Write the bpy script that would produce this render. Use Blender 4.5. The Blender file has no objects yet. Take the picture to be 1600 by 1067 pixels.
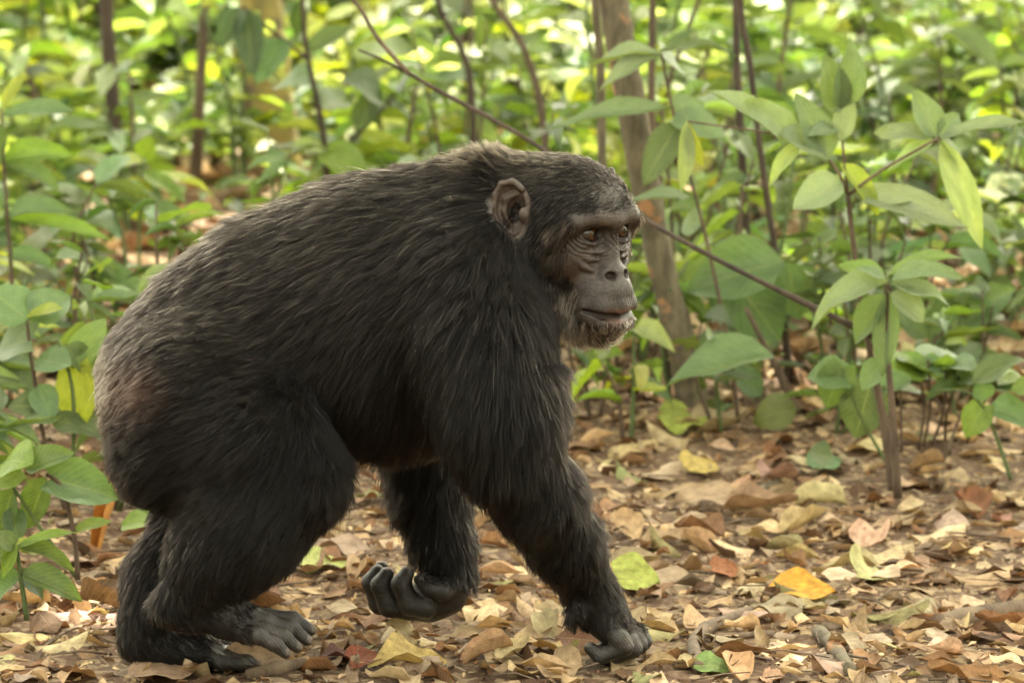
import bpy, bmesh, math, random
import numpy as np
from mathutils import Vector, Matrix, kdtree

# ------------------------------------------------------------------ camera, sky, sun, exposure
scene = bpy.context.scene
COL = scene.collection
R = math.radians

CAM = np.array([0.0, -7.5, 1.6])
FPX = 8250.0                       # focal length in photo pixels (photo is 1600 wide)
PITCH = R(8.56)
cam_data = bpy.data.cameras.new('camera')
cam_data.sensor_width = 36.0
cam_data.lens = 36.0 * FPX / 1600.0
cam_data.clip_start = 0.1
cam_data.clip_end = 400.0
cam_data.dof.use_dof = True
cam_data.dof.focus_distance = 7.42
cam_data.dof.aperture_fstop = 7.5
cam = bpy.data.objects.new('camera', cam_data)
cam.location = CAM
cam.rotation_euler = (math.pi / 2 - PITCH, 0, 0)
COL.objects.link(cam)
scene.camera = cam

SUN_EL, SUN_AZ = R(62), R(18)      # azimuth measured from +Y (behind the animal) towards +X
world = bpy.data.worlds.new('World')
scene.world = world
world.use_nodes = True
wn = world.node_tree.nodes
wl = world.node_tree.links
bg = wn['Background']
sky = wn.new('ShaderNodeTexSky')
sky.sky_type = 'NISHITA'
sky.sun_disc = False
sky.sun_elevation = SUN_EL
sky.sun_rotation = SUN_AZ
sky.dust_density = 4.0
sky.air_density = 1.0
hsv = wn.new('ShaderNodeHueSaturation')      # hazy bright sky, little blue left in it
hsv.inputs['Saturation'].default_value = 0.22
warm = wn.new('ShaderNodeMix')
warm.data_type = 'RGBA'
warm.blend_type = 'MULTIPLY'
warm.inputs[0].default_value = 1.0
warm.inputs[7].default_value = (1.0, 0.93, 0.72, 1)
wl.new(sky.outputs[0], hsv.inputs['Color'])
wl.new(hsv.outputs[0], warm.inputs[6])
wl.new(warm.outputs[2], bg.inputs['Color'])
bg.inputs['Strength'].default_value = 0.145

sun_data = bpy.data.lights.new('sun', 'SUN')
sun_data.energy = 3.2
sun_data.angle = R(1.2)
sun_data.color = (1.0, 0.93, 0.78)
sun = bpy.data.objects.new('sun', sun_data)
sd = Vector((math.sin(SUN_AZ) * math.cos(SUN_EL), math.cos(SUN_AZ) * math.cos(SUN_EL), math.sin(SUN_EL)))
sun.rotation_euler = sd.to_track_quat('Z', 'Y').to_euler()
sun.location = (0, 0, 12)
COL.objects.link(sun)

scene.view_settings.view_transform = 'Standard'
scene.view_settings.look = 'None'
scene.view_settings.exposure = 3.15
scene.view_settings.gamma = 1.0
scene.render.film_transparent = False
scene.cycles.max_bounces = 8
scene.cycles.transparent_max_bounces = 8
scene.cycles.use_denoising = True
scene.cycles.use_adaptive_sampling = True
scene.cycles.adaptive_threshold = 0.015

# ------------------------------------------------------------------ helpers
_cp, _sp = math.cos(PITCH), math.sin(PITCH)
def ray(px, py):
    u, v = (px - 800.0) / FPX, (533.5 - py) / FPX
    # camera axes: right (1,0,0), forward (0,cp,-sp), up (0,sp,cp)
    return np.array([u, _cp + v * _sp, -_sp + v * _cp])
def at(px, py, Y):
    """world point seen at photo pixel (px,py) on the vertical plane y=Y"""
    d = ray(px, py)
    t = (Y - CAM[1]) / d[1]
    return CAM + t * d
def ground_h(x, y):
    return 0.0
def link(o):
    COL.objects.link(o)
    return o
def tag(o, label=None, cat=None, group=None, kind=None):
    if label: o['label'] = label
    if cat: o['category'] = cat
    if group: o['group'] = group
    if kind: o['kind'] = kind
    return o
def empty(name, loc):
    o = bpy.data.objects.new(name, None)
    o.empty_display_size = 0.05
    o.location = loc
    return link(o)
def mesh_obj(name, verts, faces, mats, parent=None, smooth=True):
    me = bpy.data.meshes.new(name)
    me.from_pydata([tuple(v) for v in verts], [], [tuple(f) for f in faces])
    for m in (mats if isinstance(mats, (list, tuple)) else [mats]):
        me.materials.append(m)
    if smooth:
        me.polygons.foreach_set('use_smooth', [True] * len(me.polygons))
    o = bpy.data.objects.new(name, me)
    link(o)
    if parent is not None:
        o.parent = parent
    return o
def fast_mesh(name, V, F, nper):
    """numpy V (n,3), F (m,nper)"""
    me = bpy.data.meshes.new(name)
    me.vertices.add(len(V)); me.vertices.foreach_set('co', np.asarray(V, np.float32).ravel())
    me.loops.add(F.size); me.loops.foreach_set('vertex_index', np.asarray(F, np.int32).ravel())
    me.polygons.add(len(F))
    me.polygons.foreach_set('loop_start', np.arange(0, F.size, nper, dtype=np.int32))
    me.polygons.foreach_set('loop_total', np.full(len(F), nper, np.int32))
    me.polygons.foreach_set('use_smooth', np.ones(len(F), bool))
    me.update(calc_edges=True)
    return me
def new_mat(name):
    m = bpy.data.materials.new(name)
    m.use_nodes = True
    nt = m.node_tree
    nt.nodes.clear()
    out = nt.nodes.new('ShaderNodeOutputMaterial')
    return m, nt, out
def N(nt, typ, **kw):
    n = nt.nodes.new('ShaderNode' + typ)
    for k, v in kw.items():
        if k.startswith('i_'):
            key = k[2:]
            key = int(key) if key.isdigit() else key.replace('_', ' ')
            n.inputs[key].default_value = v
        else:
            setattr(n, k, v)
    return n
# ------------------------------------------------------------------ chimpanzee: one skin grown from a distance field
S = 1100.0
TH = R(47)                                    # head turned towards the viewer's side of the path
HF = np.array([math.cos(TH), -math.sin(TH), 0.0]); HL = np.array([math.sin(TH), math.cos(TH), 0.0]); HU = np.array([0, 0, 1.0])
HEAD = at(867, 322, -0.02)
def hp(x, y, z): return HEAD + x * HF + y * HL + z * HU
HROT = np.stack([HF, HL, HU])                 # rows: local axes
prims = []
def cone(a, b, ra, rb, k=0.02, op='u', ys=1.0, tag=None):
    prims.append(('cone', np.array(a, float), np.array(b, float), ra, rb, k, op, ys))
JOINTS, TIPS = [], []
def digit(pts, k=0.006, skip=1):
    JOINTS.extend([p for p, r in pts[skip:-1]]); TIPS.append((pts[-2][0], pts[-1][0], pts[-1][1]))
    chain(pts, k)
def chain(pts, k=0.02, op='u', ys=1.0):
    for (a, ra), (b, rb) in zip(pts[:-1], pts[1:]):
        cone(a, b, ra, rb, k, op, ys)
def ell(c, r, rot=None, k=0.02, op='u'):
    prims.append(('ell', np.array(c, float), np.array(r, float), np.eye(3) if rot is None else rot, None, k, op, 1.0))
def hell(c, r, k=0.012, op='u', yaw=0.0, roll=0.0, tilt=0.0):
    """ellipsoid in head coordinates with optional own rotation"""
    cy, sy = math.cos(yaw), math.sin(yaw); ct, st = math.cos(tilt), math.sin(tilt); cr, sr = math.cos(roll), math.sin(roll)
    Rz = np.array([[cy, sy, 0], [-sy, cy, 0], [0, 0, 1]])
    Ry = np.array([[ct, 0, st], [0, 1, 0], [-st, 0, ct]])
    Rx = np.array([[1, 0, 0], [0, cr, sr], [0, -sr, cr]])
    ell(hp(*c), r, Rx @ Ry @ Rz @ HROT, k, op)
def hchain(pts, k=0.008, op='u'):
    chain([(hp(*p), r) for p, r in pts], k, op)
def px(*pts):
    return [(at(x, y, Y), r / S) for x, y, Y, r in pts]

# torso: rump, loin, rib cage, shoulders
chain(px((262, 602, 0.02, 98), (330, 570, 0.02, 142), (450, 520, 0.02, 178), (600, 478, 0.02, 196), (700, 432, 0.02, 160)), k=0.05, ys=0.92)
chain(px((520, 560, 0.02, 128), (640, 570, 0.02, 112), (720, 520, 0.02, 100)), k=0.04)      # belly and chest line
chain(px((300, 640, -0.045, 110), (285, 600, -0.02, 105)), k=0.04)                          # buttock, near
chain(px((300, 640, 0.085, 110), (285, 600, 0.06, 105)), k=0.04)
chain(px((262, 640, -0.07, 92), (275, 700, -0.10, 84), (320, 735, -0.12, 66)), k=0.04)             # hamstrings
chain(px((262, 640, 0.09, 92), (275, 700, 0.09, 80), (320, 745, 0.08, 62)), k=0.04)
# neck
chain(px((690, 380, 0.02, 100), (770, 345, 0.0, 84), (835, 345, -0.01, 80)), k=0.05)
chain(px((740, 440, 0.0, 100), (840, 420, -0.02, 58)), k=0.05)
# near (right) arm, planted on its knuckles
chain(px((722, 440, -0.085, 90), (762, 530, -0.138, 76), (784, 640, -0.16, 71), (796, 712, -0.165, 60)), k=0.075)
chain(px((796, 712, -0.165, 60), (838, 770, -0.14, 58), (885, 850, -0.085, 46), (922, 925, -0.035, 34)), k=0.03)
# far (left) arm, swinging forward just off the ground
chain(px((715, 430, 0.15, 88), (690, 560, 0.19, 74), (668, 690, 0.20, 60)), k=0.04)
chain(px((668, 690, 0.20, 58), (672, 770, 0.185, 52), (690, 850, 0.165, 42), (702, 895, 0.16, 34)), k=0.03)
# near (right) leg, swinging
chain(px((318, 610, -0.09, 122), (400, 690, -0.135, 100), (468, 752, -0.155, 62)), k=0.045)
chain(px((462, 752, -0.155, 66), (385, 815, -0.16, 84), (335, 875, -0.165, 66), (298, 925, -0.17, 38)), k=0.04)
# far (left) leg, planted
chain(px((318, 620, 0.12, 118), (385, 700, 0.11, 96), (430, 780, 0.08, 60)), k=0.045)
chain(px((430, 770, 0.08, 66), (330, 830, 0.035, 80), (262, 905, -0.01, 56), (232, 965, -0.035, 40)), k=0.04)
# feet
chain(px((298, 925, -0.17, 33), (272, 944, -0.17, 27), (300, 955, -0.17, 25), (360, 965, -0.17, 28), (410, 980, -0.17, 24)), k=0.02)
chain(px((390, 965, -0.135, 19), (415, 975, -0.135, 18), (450, 985, -0.14, 13)), k=0.012)
for yy, x0, y0, x1, y1, x2, y2 in ((-0.150, 420, 964, 458, 966, 486, 984), (-0.170, 418, 974, 456, 980, 480, 1000),
                                   (-0.190, 412, 984, 444, 994, 464, 1011), (-0.209, 402, 993, 430, 1006, 446, 1020)):
    digit(px((380, y0 - 6, yy * 0.5 - 0.085, 15), (x0, y0, yy, 13), (x1, y1, yy, 11.5), (x2, y2, yy, 9)), k=0.006)
chain(px((236, 965, -0.035, 36), (222, 1000, -0.04, 30), (252, 1013, -0.04, 26), (310, 1018, -0.045, 25), (345, 1028, -0.05, 20)), k=0.02)
for yy, dx in ((-0.015, 12), (-0.035, 16), (-0.055, 10), (-0.074, 0)):
    d = -yy * 224
    digit(px((318, 1010 + d * 0.6, yy * 0.6 - 0.02, 14), (348 + dx, 1018 + d, yy, 12), (376 + dx, 1020 + d, yy, 10), (392 + dx, 1028 + d, yy, 8)), k=0.006)
chain(px((300, 1016, 0.0, 17), (335, 1010, 0.03, 14), (362, 1014, 0.045, 12)), k=0.01)
# near hand: palm, four flexed fingers on their middle joints, thumb
chain(px((922, 925, -0.035, 34), (940, 955, -0.03, 33), (957, 978, -0.03, 30)), k=0.02, ys=1.15)
for i, (yy, dx, dy) in enumerate(((-0.062, -14, 2), (-0.036, 0, 5), (-0.010, 8, 0), (0.014, 14, -6))):
    digit(px((948 + dx * .4, 968, yy * 0.8 - 0.006, 17), (982 + dx, 996 + dy, yy, 15.5), (990 + dx, 1008 + dy, yy, 14), (952 + dx, 1023 + dy, yy, 12.5), (936 + dx, 1010 + dy, yy, 10)), k=0.005)
chain(px((915, 935, -0.062, 18), (900, 955, -0.075, 12), (893, 972, -0.078, 9)), k=0.008)
# far hand: fingers trailing, curled up
chain(px((702, 895, 0.16, 34), (695, 925, 0.155, 33), (668, 938, 0.15, 30), (640, 942, 0.15, 25)), k=0.02, ys=1.2)
for yy, dx, dy in ((0.112, 44, 2), (0.138, 12, 4), (0.164, -2, 0), (0.188, 4, -6)):
    digit(px((668, 934 + dy, yy * .7 + .045, 20), (632 + dx * .7, 946 + dy, yy, 18), (596 + dx, 942 + dy, yy, 18), (583 + dx, 910 + dy, yy, 16), (592 + dx, 893 + dy, yy, 12)), k=0.005)
chain(px((705, 915, 0.125, 20), (690, 925, 0.105, 15), (668, 918, 0.10, 12), (655, 905, 0.10, 9)), k=0.006)

# ---- head (local: x forward, y left, z up; origin between the ears)
N_HEAD0 = len(prims)
hell((0.022, 0, -0.006), (0.098, 0.078, 0.078), k=0.03)
hell((0.060, 0, 0.006), (0.055, 0.058, 0.046), k=0.03)
hell((0.055, 0, -0.020), (0.060, 0.062, 0.060), k=0.03)
hell((-0.03, 0, -0.03), (0.07, 0.07, 0.075), k=0.04)
hell((0.078, 0, -0.108), (0.054, 0.047, 0.052), k=0.022)                    # muzzle
hell((0.100, 0, -0.122), (0.043, 0.042, 0.036), k=0.018)
for s in (-1, 1):
    hell((0.055, s * 0.043, -0.060), (0.043, 0.027, 0.040), k=0.022)         # cheek bone
    hchain([((0.0, s * 0.062, -0.070), 0.028), ((0.028, s * 0.052, -0.115), 0.024), ((0.080, s * 0.026, -0.153), 0.019), ((0.100, 0.0, -0.158), 0.020)], k=0.025)
# brow ridge
for s in (-1, 1):
    hchain([((0.074, s * 0.066, -0.030), 0.010), ((0.099, s * 0.054, -0.0105), 0.0120), ((0.115, s * 0.031, -0.0035), 0.0125), ((0.118, 0.0, -0.0085), 0.0115)], k=0.012)
# eye sockets and lids
EYES = []
for s in (-1, 1):
    hell((0.121, s * 0.033, -0.0285), (0.022, 0.022, 0.0110), k=0.010, op='s')
    hell((0.126, s * 0.018, -0.038), (0.014, 0.010, 0.016), k=0.008, op='s')
    c = (0.0940, s * 0.0300, -0.0285)
    EYES.append(c)
    hell(c, (0.0182, 0.0182, 0.0178), k=0.004)
    hchain([((0.096, s * 0.047, -0.029), 0.0032), ((0.1075, s * 0.040, -0.0400), 0.0034), ((0.1105, s * 0.030, -0.0418), 0.0034), ((0.108, s * 0.018, -0.0380), 0.003)], k=0.004)
    hchain([((0.096, s * 0.047, -0.027), 0.003), ((0.1085, s * 0.040, -0.0178), 0.003), ((0.111, s * 0.030, -0.0162), 0.003), ((0.1085, s * 0.018, -0.0210), 0.003)], k=0.003)
    hell((0.113, s * 0.0305, -0.0280), (0.022, 0.0150, 0.0102), k=0.002, op='s')
    # folds running down from the eye
    hchain([((0.102, s * 0.044, -0.047), 0.003), ((0.108, s * 0.033, -0.0535), 0.0034), ((0.113, s * 0.020, -0.053), 0.003)], k=0.005)
    hchain([((0.098, s * 0.048, -0.054), 0.003), ((0.106, s * 0.036, -0.063), 0.0034), ((0.113, s * 0.023, -0.064), 0.003)], k=0.005)
    hchain([((0.094, s * 0.050, -0.062), 0.003), ((0.103, s * 0.040, -0.074), 0.0032), ((0.110, s * 0.031, -0.079), 0.003)], k=0.006)
# nose
hchain([((0.110, 0, -0.030), 0.009), ((0.112, 0, -0.055), 0.011), ((0.117, 0, -0.078), 0.014)], k=0.010)
hell((0.119, 0, -0.084), (0.014, 0.022, 0.012), k=0.010)
for s in (-1, 1):
    hell((0.119, s * 0.0165, -0.0865), (0.011, 0.0095, 0.0095), k=0.006)
    hell((0.130, s * 0.0135, -0.0885), (0.013, 0.0092, 0.0070), k=0.005, op='s', yaw=s * 0.7, roll=s * 0.6)
hchain([((0.127, -0.008, -0.104), 0.010), ((0.129, 0.008, -0.104), 0.010)], k=0.014)
# lips
for s in (-1, 1):
    hchain([((0.104, s * 0.040, -0.130), 0.008), ((0.124, s * 0.025, -0.1315), 0.0105), ((0.133, 0.0, -0.1325), 0.011)], k=0.010)
    hchain([((0.102, s * 0.039, -0.1445), 0.008), ((0.121, s * 0.024, -0.1540), 0.0095), ((0.128, 0.0, -0.1575), 0.010)], k=0.010)
    hchain([((0.108, s * 0.047, -0.1355), 0.0024), ((0.129, s * 0.031, -0.1418), 0.0050), ((0.144, 0.0, -0.1455), 0.0074)], k=0.003, op='s')
# ears: a shallow dish with a rolled rim
EARS = []; EARP = []
for s in (-1, 1):
    a = s * 1.10                                                              # ear faces sideways and a little forward
    e = np.array([0.011, s * 0.0935, 0.004]); nv3 = np.array([math.cos(a), math.sin(a), 0]); tv = np.array([-math.sin(a), math.cos(a), 0]) * -s   # tv points to the back rim
    def ep(u, v, w): return tuple(e - tv * u + np.array([0, 0, 1.0]) * v + nv3 * w)
    EARS.append(e); EARP.append(list(range(len(prims), len(prims) + 14)))
    hell(tuple(e), (0.0095, 0.0285, 0.0430), k=0.008, yaw=a)
    hell(ep(-0.001, 0.000, 0.0120), (0.0165, 0.0245, 0.0385), k=0.003, op='s', yaw=a)
    rim = [(-0.016, 0.030), (-0.002, 0.040), (0.014, 0.036), (0.0235, 0.020), (0.0255, 0.0), (0.021, -0.020), (0.011, -0.036), (-0.002, -0.041)]
    hchain([(ep(u * 1.03, v * 1.01, 0.0055), 0.0040 if v > -0.03 else 0.005) for u, v in rim], k=0.004)
    hchain([(ep(-0.006, 0.022, 0.000), 0.003), (ep(0.009, 0.014, -0.001), 0.0035), (ep(0.012, -0.002, -0.001), 0.0035), (ep(0.004, -0.022, 0.000), 0.0035)], k=0.006)
    hell(ep(-0.004, -0.004, 0.000), (0.014, 0.0105, 0.0150), k=0.004, op='s', yaw=a)
    hell(ep(-0.018, -0.006, 0.004), (0.007, 0.007, 0.010), k=0.006, yaw=a)
N_HEAD1 = len(prims)

def pdist(p, P):
    if p[0] == 'cone':
        _, a, b, ra, rb, k, op, ys = p
        sc = np.array([1, 1 / ys, 1])
        A, B = a * sc, b * sc
        Q = P * sc.astype(P.dtype)
        ba = B - A
        t = np.clip(((Q - A) @ ba) / max(ba @ ba, 1e-9), 0, 1)
        D = Q - A - t[:, None] * ba
        return np.sqrt(np.einsum('ij,ij->i', D, D)) - (ra + (rb - ra) * t)
    _, c, r, rot, _, k, op, _ = p
    Q = (P - c) @ rot.T
    q = Q / r
    k0 = np.sqrt(np.einsum('ij,ij->i', q, q)) + 1e-9
    q2 = q / r
    k1 = np.sqrt(np.einsum('ij,ij->i', q2, q2)) + 1e-9
    return k0 * (k0 - 1) / k1
def combine(d, dp, k, op):
    if op == 'u':
        h = np.maximum(k - np.abs(d - dp), 0) / k
        return np.minimum(d, dp) - h * h * k * 0.25
    dp = -dp
    h = np.maximum(k - np.abs(d - dp), 0) / k
    return np.maximum(d, dp) + h * h * k * 0.25
def field(P, use=None):
    d = np.full(len(P), 0.2)
    for p in (use or prims):
        d = combine(d, pdist(p, P), p[5], p[6])
    return d
def grow(h=0.0025, nb=8):
    lo = np.array([-0.68, -0.36, -0.06]); hi = np.array([0.30, 0.40, 0.80])
    B = h * nb
    n = np.ceil((hi - lo) / B).astype(int)
    g = np.stack(np.meshgrid(*[np.arange(k) for k in n], indexing='ij'), -1).reshape(-1, 3)
    cen = lo + (g + 0.5) * B
    half = B * 0.5 * 1.7321
    # keep blocks the surface can cross
    d = field(cen)
    g = g[np.abs(d) < half * 1.6 + 0.012]
    cen = lo + (g + 0.5) * B
    nc = nb + 1
    li = np.stack(np.meshgrid(*[np.arange(nc)] * 3, indexing='ij'), -1).reshape(-1, 3)
    D = np.full((len(g), nc ** 3), 0.2, np.float32)
    base = lo + g * B
    off = li * h
    for p in prims:
        m = np.nonzero(pdist(p, cen) < half * 1.3 + p[5] + 0.02)[0]
        if not len(m): continue
        for s in range(0, len(m), 1500):
            mm = m[s:s + 1500]
            P = (base[mm][:, None, :] + off[None]).reshape(-1, 3).astype(np.float32)
            D[mm] = combine(D[mm].ravel(), pdist(p, P).astype(np.float32), p[5], p[6]).reshape(len(mm), -1)
    D = D.reshape(len(g), nc, nc, nc)
    ins = D < 0
    # cells
    cnt = np.zeros((len(g), nb, nb, nb), np.int8)
    for dx in (0, 1):
        for dy in (0, 1):
            for dz in (0, 1):
                cnt += ins[:, dx:dx + nb, dy:dy + nb, dz:dz + nb]
    bi, ci, cj, ck = np.nonzero((cnt > 0) & (cnt < 8))
    acc = np.zeros((len(bi), 3)); w = np.zeros(len(bi))
    cs = [(x, y, z) for x in (0, 1) for y in (0, 1) for z in (0, 1)]
    for a in range(8):
        for b in range(a + 1, 8):
            A, Bc = cs[a], cs[b]
            if sum(abs(A[q] - Bc[q]) for q in range(3)) != 1: continue
            da = D[bi, ci + A[0], cj + A[1], ck + A[2]]; db = D[bi, ci + Bc[0], cj + Bc[1], ck + Bc[2]]
            m = (da < 0) != (db < 0)
            t = np.where(m, da / np.where(m, da - db, 1), 0)
            for q in range(3):
                acc[:, q] += np.where(m, A[q] + t * (Bc[q] - A[q]), 0)
            w += m
    V = lo + h * (g[bi] * nb + np.stack([ci, cj, ck], 1) + acc / w[:, None])
    G = g[bi] * nb + np.stack([ci, cj, ck], 1)
    M = n * nb + 4
    def key(a): return ((a[:, 0] + 1).astype(np.int64) * M[1] + a[:, 1] + 1) * M[2] + a[:, 2] + 1
    K = key(G)
    o = np.argsort(K); Ks = K[o]
    quads = []
    for ax in range(3):
        sl0 = [slice(0, nb)] * 3; sl1 = [slice(0, nb)] * 3
        sl1[ax] = slice(1, nb + 1)
        a = ins[(slice(None), *sl0)]; b = ins[(slice(None), *sl1)]
        e = np.nonzero(a != b)
        c = g[e[0]] * nb + np.stack(e[1:], 1)
        flip = a[e]
        u, v = (ax + 1) % 3, (ax + 2) % 3
        idx = []
        okm = np.ones(len(c), bool)
        for du, dv in ((0, 0), (1, 0), (1, 1), (0, 1)):
            cc = c.copy(); cc[:, u] -= du; cc[:, v] -= dv
            kk = key(cc)
            pos = np.clip(np.searchsorted(Ks, kk), 0, len(Ks) - 1)
            okm &= Ks[pos] == kk
            idx.append(o[pos])
        Q = np.stack(idx, 1)
        Q[~flip] = Q[~flip][:, ::-1]
        quads.append(Q[okm])
    return V, np.concatenate(quads)
import time as _time
_t0 = _time.time()
bV, bF = grow()
print('body verts', len(bV), 'quads', len(bF), 'in', round(_time.time() - _t0, 1))
# largest piece only
def largest(V, F):
    lab = np.arange(len(V))
    E = np.concatenate([F[:, [0, 1]], F[:, [1, 2]], F[:, [2, 3]], F[:, [3, 0]]])
    while True:
        m = np.minimum(lab[E[:, 0]], lab[E[:, 1]])
        new = lab.copy()
        np.minimum.at(new, E[:, 0], m); np.minimum.at(new, E[:, 1], m)
        new = new[new]
        if (new == lab).all(): break
        lab = new
    ids, c = np.unique(lab, return_counts=True)
    keep = lab == ids[c.argmax()]
    rm = np.cumsum(keep) - 1
    return V[keep], rm[F[keep[F[:, 0]]]]
bV, bF = largest(bV, bF)

def head_local(P): return (P - HEAD) @ HROT.T
def sstep(a, b, x): 
    t = np.clip((x - a) / (b - a), 0, 1); return t * t * (3 - 2 * t)
def gauss(P, c, r): return np.exp(-(((P - np.array(c)) / np.array(r)) ** 2).sum(-1))
# ---- refine the face so that lids, nostrils and lips are crisp
def refine(V, F):
    bm = bmesh.new()
    me = fast_mesh('tmp', V, F, 4)
    bm.from_mesh(me); bpy.data.meshes.remove(me)
    bm.verts.ensure_lookup_table()
    hl = head_local(V)
    sel = (hl[:, 0] > 0.05) & (hl[:, 2] > -0.19) & (hl[:, 2] < 0.03) & (np.abs(hl[:, 1]) < 0.075) | ((np.abs(hl[:, 1]) > 0.068) & (np.abs(hl[:, 0] - 0.01) < 0.05) & (np.abs(hl[:, 2]) < 0.06) & (hl[:, 1] < 0))
    for j in JOINTS: sel |= (np.abs(V - j).max(1) < 0.026)
    edges = [e for e in bm.edges if sel[e.verts[0].index] and sel[e.verts[1].index]]
    bmesh.ops.subdivide_edges(bm, edges=edges, cuts=1, use_grid_fill=True)
    bmesh.ops.triangulate(bm, faces=[f for f in bm.faces if len(f.verts) > 4])
    me = bpy.data.meshes.new('body')
    bm.to_mesh(me); bm.free()
    n = len(me.vertices)
    co = np.zeros(n * 3, np.float32); me.vertices.foreach_get('co', co); co = co.reshape(-1, 3).astype(float)
    hl = head_local(co)
    m = np.nonzero((hl[:, 0] > 0.03) & (np.abs(hl) < 0.2).all(1) | (np.abs(hl - EARS[0]) < 0.05).all(1))[0]
    P = co[m]
    near = [p for p in prims if pdist(p, HEAD[None])[0] < 0.24]
    for it in range(3):
        d = field(P, near); e = 0.0005
        gr = np.stack([(field(P + np.eye(3)[q] * e, near) - d) / e for q in range(3)], 1)
        gn = np.linalg.norm(gr, axis=1) + 1e-6
        step = np.clip(d / gn, -0.002, 0.002)
        P = P - 0.7 * gr / gn[:, None] * step[:, None]
    # wrinkles: arcs below the eyes, creases across the brow and muzzle
    q = head_local(P)
    wr = np.zeros(len(P))
    ph = 1.6 * np.sin(q[:, 1] * 170 + 1) + 1.1 * np.sin(q[:, 2] * 260)
    for c in EYES:
        dd = q - np.array(c) - np.array([0, 0, 0.006])
        rr = np.sqrt(dd[:, 1] ** 2 * .8 + dd[:, 2] ** 2)
        msk = np.exp(-((rr - 0.027) / 0.013) ** 2) * sstep(0.0, -0.012, dd[:, 2] - .3 * np.abs(dd[:, 1])) * (q[:, 0] > .07)
        wr += msk * 0.00085 * np.sin(rr * 1250 + ph)
    wr += 0.00045 * np.sin(q[:, 2] * 1300 + 1.4 * np.sin(q[:, 1] * 120)) * gauss(q, (0.125, 0, 0.006), (.03, .05, .009))
    wr += 0.00035 * np.sin(q[:, 1] * 1100 + 2 * np.sin(q[:, 2] * 150)) * gauss(q, (0.14, 0, -0.118), (.04, .035, .014))
    d = field(P, near); gr = np.stack([(field(P + np.eye(3)[k_] * e, near) - d) / e for k_ in range(3)], 1)
    P = P + gr / (np.linalg.norm(gr, axis=1, keepdims=True) + 1e-6) * wr[:, None]
    co[m] = P
    # creases over the finger and toe joints
    me.vertices.foreach_set('co', co.astype(np.float32).ravel()); me.update()
    nr = np.zeros(n * 3, np.float32); me.vertices.foreach_get('normal', nr); nr = nr.reshape(-1, 3)
    for j in JOINTS:
        dd = np.linalg.norm(co - j, axis=1); mm = np.nonzero(dd < 0.032)[0]
        ax = co[mm] - j
        wv = np.sin((ax[:, 0] * .8 + ax[:, 2] * .6) * 1500 + 14 * ax[:, 1] * 20)
        co[mm] += nr[mm] * (0.00055 * wv * np.exp(-(dd[mm] / 0.016) ** 2))[:, None]
    me.vertices.foreach_set('co', co.astype(np.float32).ravel())
    me.polygons.foreach_set('use_smooth', [True] * len(me.polygons))
    me.update()
    return me
body_me = refine(bV, bF)
print('refined', len(body_me.vertices), round(_time.time() - _t0, 1))
nv = len(body_me.vertices)
co = np.zeros(nv * 3, np.float32); body_me.vertices.foreach_get('co', co); co = co.reshape(-1, 3).astype(float)
hl = head_local(co)
vn = np.zeros(nv * 3, np.float32); body_me.vertices.foreach_get('normal', vn); vn = vn.reshape(-1, 3).astype(float)
def to_px(P):
    D = P - CAM
    zf = D[:, 1] * _cp - D[:, 2] * _sp
    yu = D[:, 1] * _sp + D[:, 2] * _cp
    return 800 + D[:, 0] / zf * FPX, 533.5 - yu / zf * FPX
def in_head(h): return (np.abs(h[:, 1]) < 0.13) & (h[:, 0] > -0.06) & (h[:, 2] > -0.2)
def ear_mask(h):
    m = np.zeros(len(h))
    for i, s in enumerate((-1, 1)):
        a = s * 1.10
        d = h - EARS[i]
        nrm = d[:, 0] * math.cos(a) + d[:, 1] * math.sin(a)
        tan = (-d[:, 0] * math.sin(a) + d[:, 1] * math.cos(a))
        rr = np.sqrt((tan / 0.034) ** 2 + (d[:, 2] / 0.051) ** 2)
        m = np.maximum(m, sstep(1.02, 0.94, rr) * sstep(-0.010, -0.006, nrm) * sstep(0.024, 0.016, nrm) * (np.sign(h[:, 1]) == s) * sstep(0.0055, 0.0035, np.min([np.abs(pdist(prims[q], HEAD + h @ HROT)) for q in EARP[i]], 0)))
    return m
def bare_mask(P, h):
    """1 where the skin is bare: face, ears, fingers, palms, soles"""
    hd = in_head(h)
    x, y, z = h[:, 0], np.abs(h[:, 1]), h[:, 2]
    edge = 0.080 + 0.012 * np.clip((z + 0.06) / 0.06, 0, 1) + 0.015 * np.clip((-z - 0.07) / 0.04, 0, 1)
    face = sstep(-0.006, 0.006, x - edge) * sstep(0.012, 0.002, z) * sstep(0.068, 0.058, y)
    face *= sstep(-0.152, -0.142, z + 0.10 * np.clip(0.128 - x, 0, 0.06))
    patch = gauss(h, (0.110, 0.0, 0.026), (0.03, 0.028, 0.016)) * 0.9
    ear = ear_mask(h)
    b = np.maximum(np.maximum(face, ear), patch) * hd
    qx, qy = to_px(P)
    hands = (sstep(972, 990, qy) * (qx > 880) * (qx < 1060)) + ((qx > 540) * (qx < 745) * np.maximum(sstep(905, 915, qy), (qx < 655) * (qy > 870))) * (P[:, 1] > 0.06)
    feet = sstep(385, 400, qx) * (qy > 945) * (qx < 560) + sstep(318, 335, qx) * (qy > 1005) * (qx < 560)
    return np.clip(np.maximum(b, np.maximum(hands, feet)), 0, 1)
bare = bare_mask(co, hl)
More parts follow.
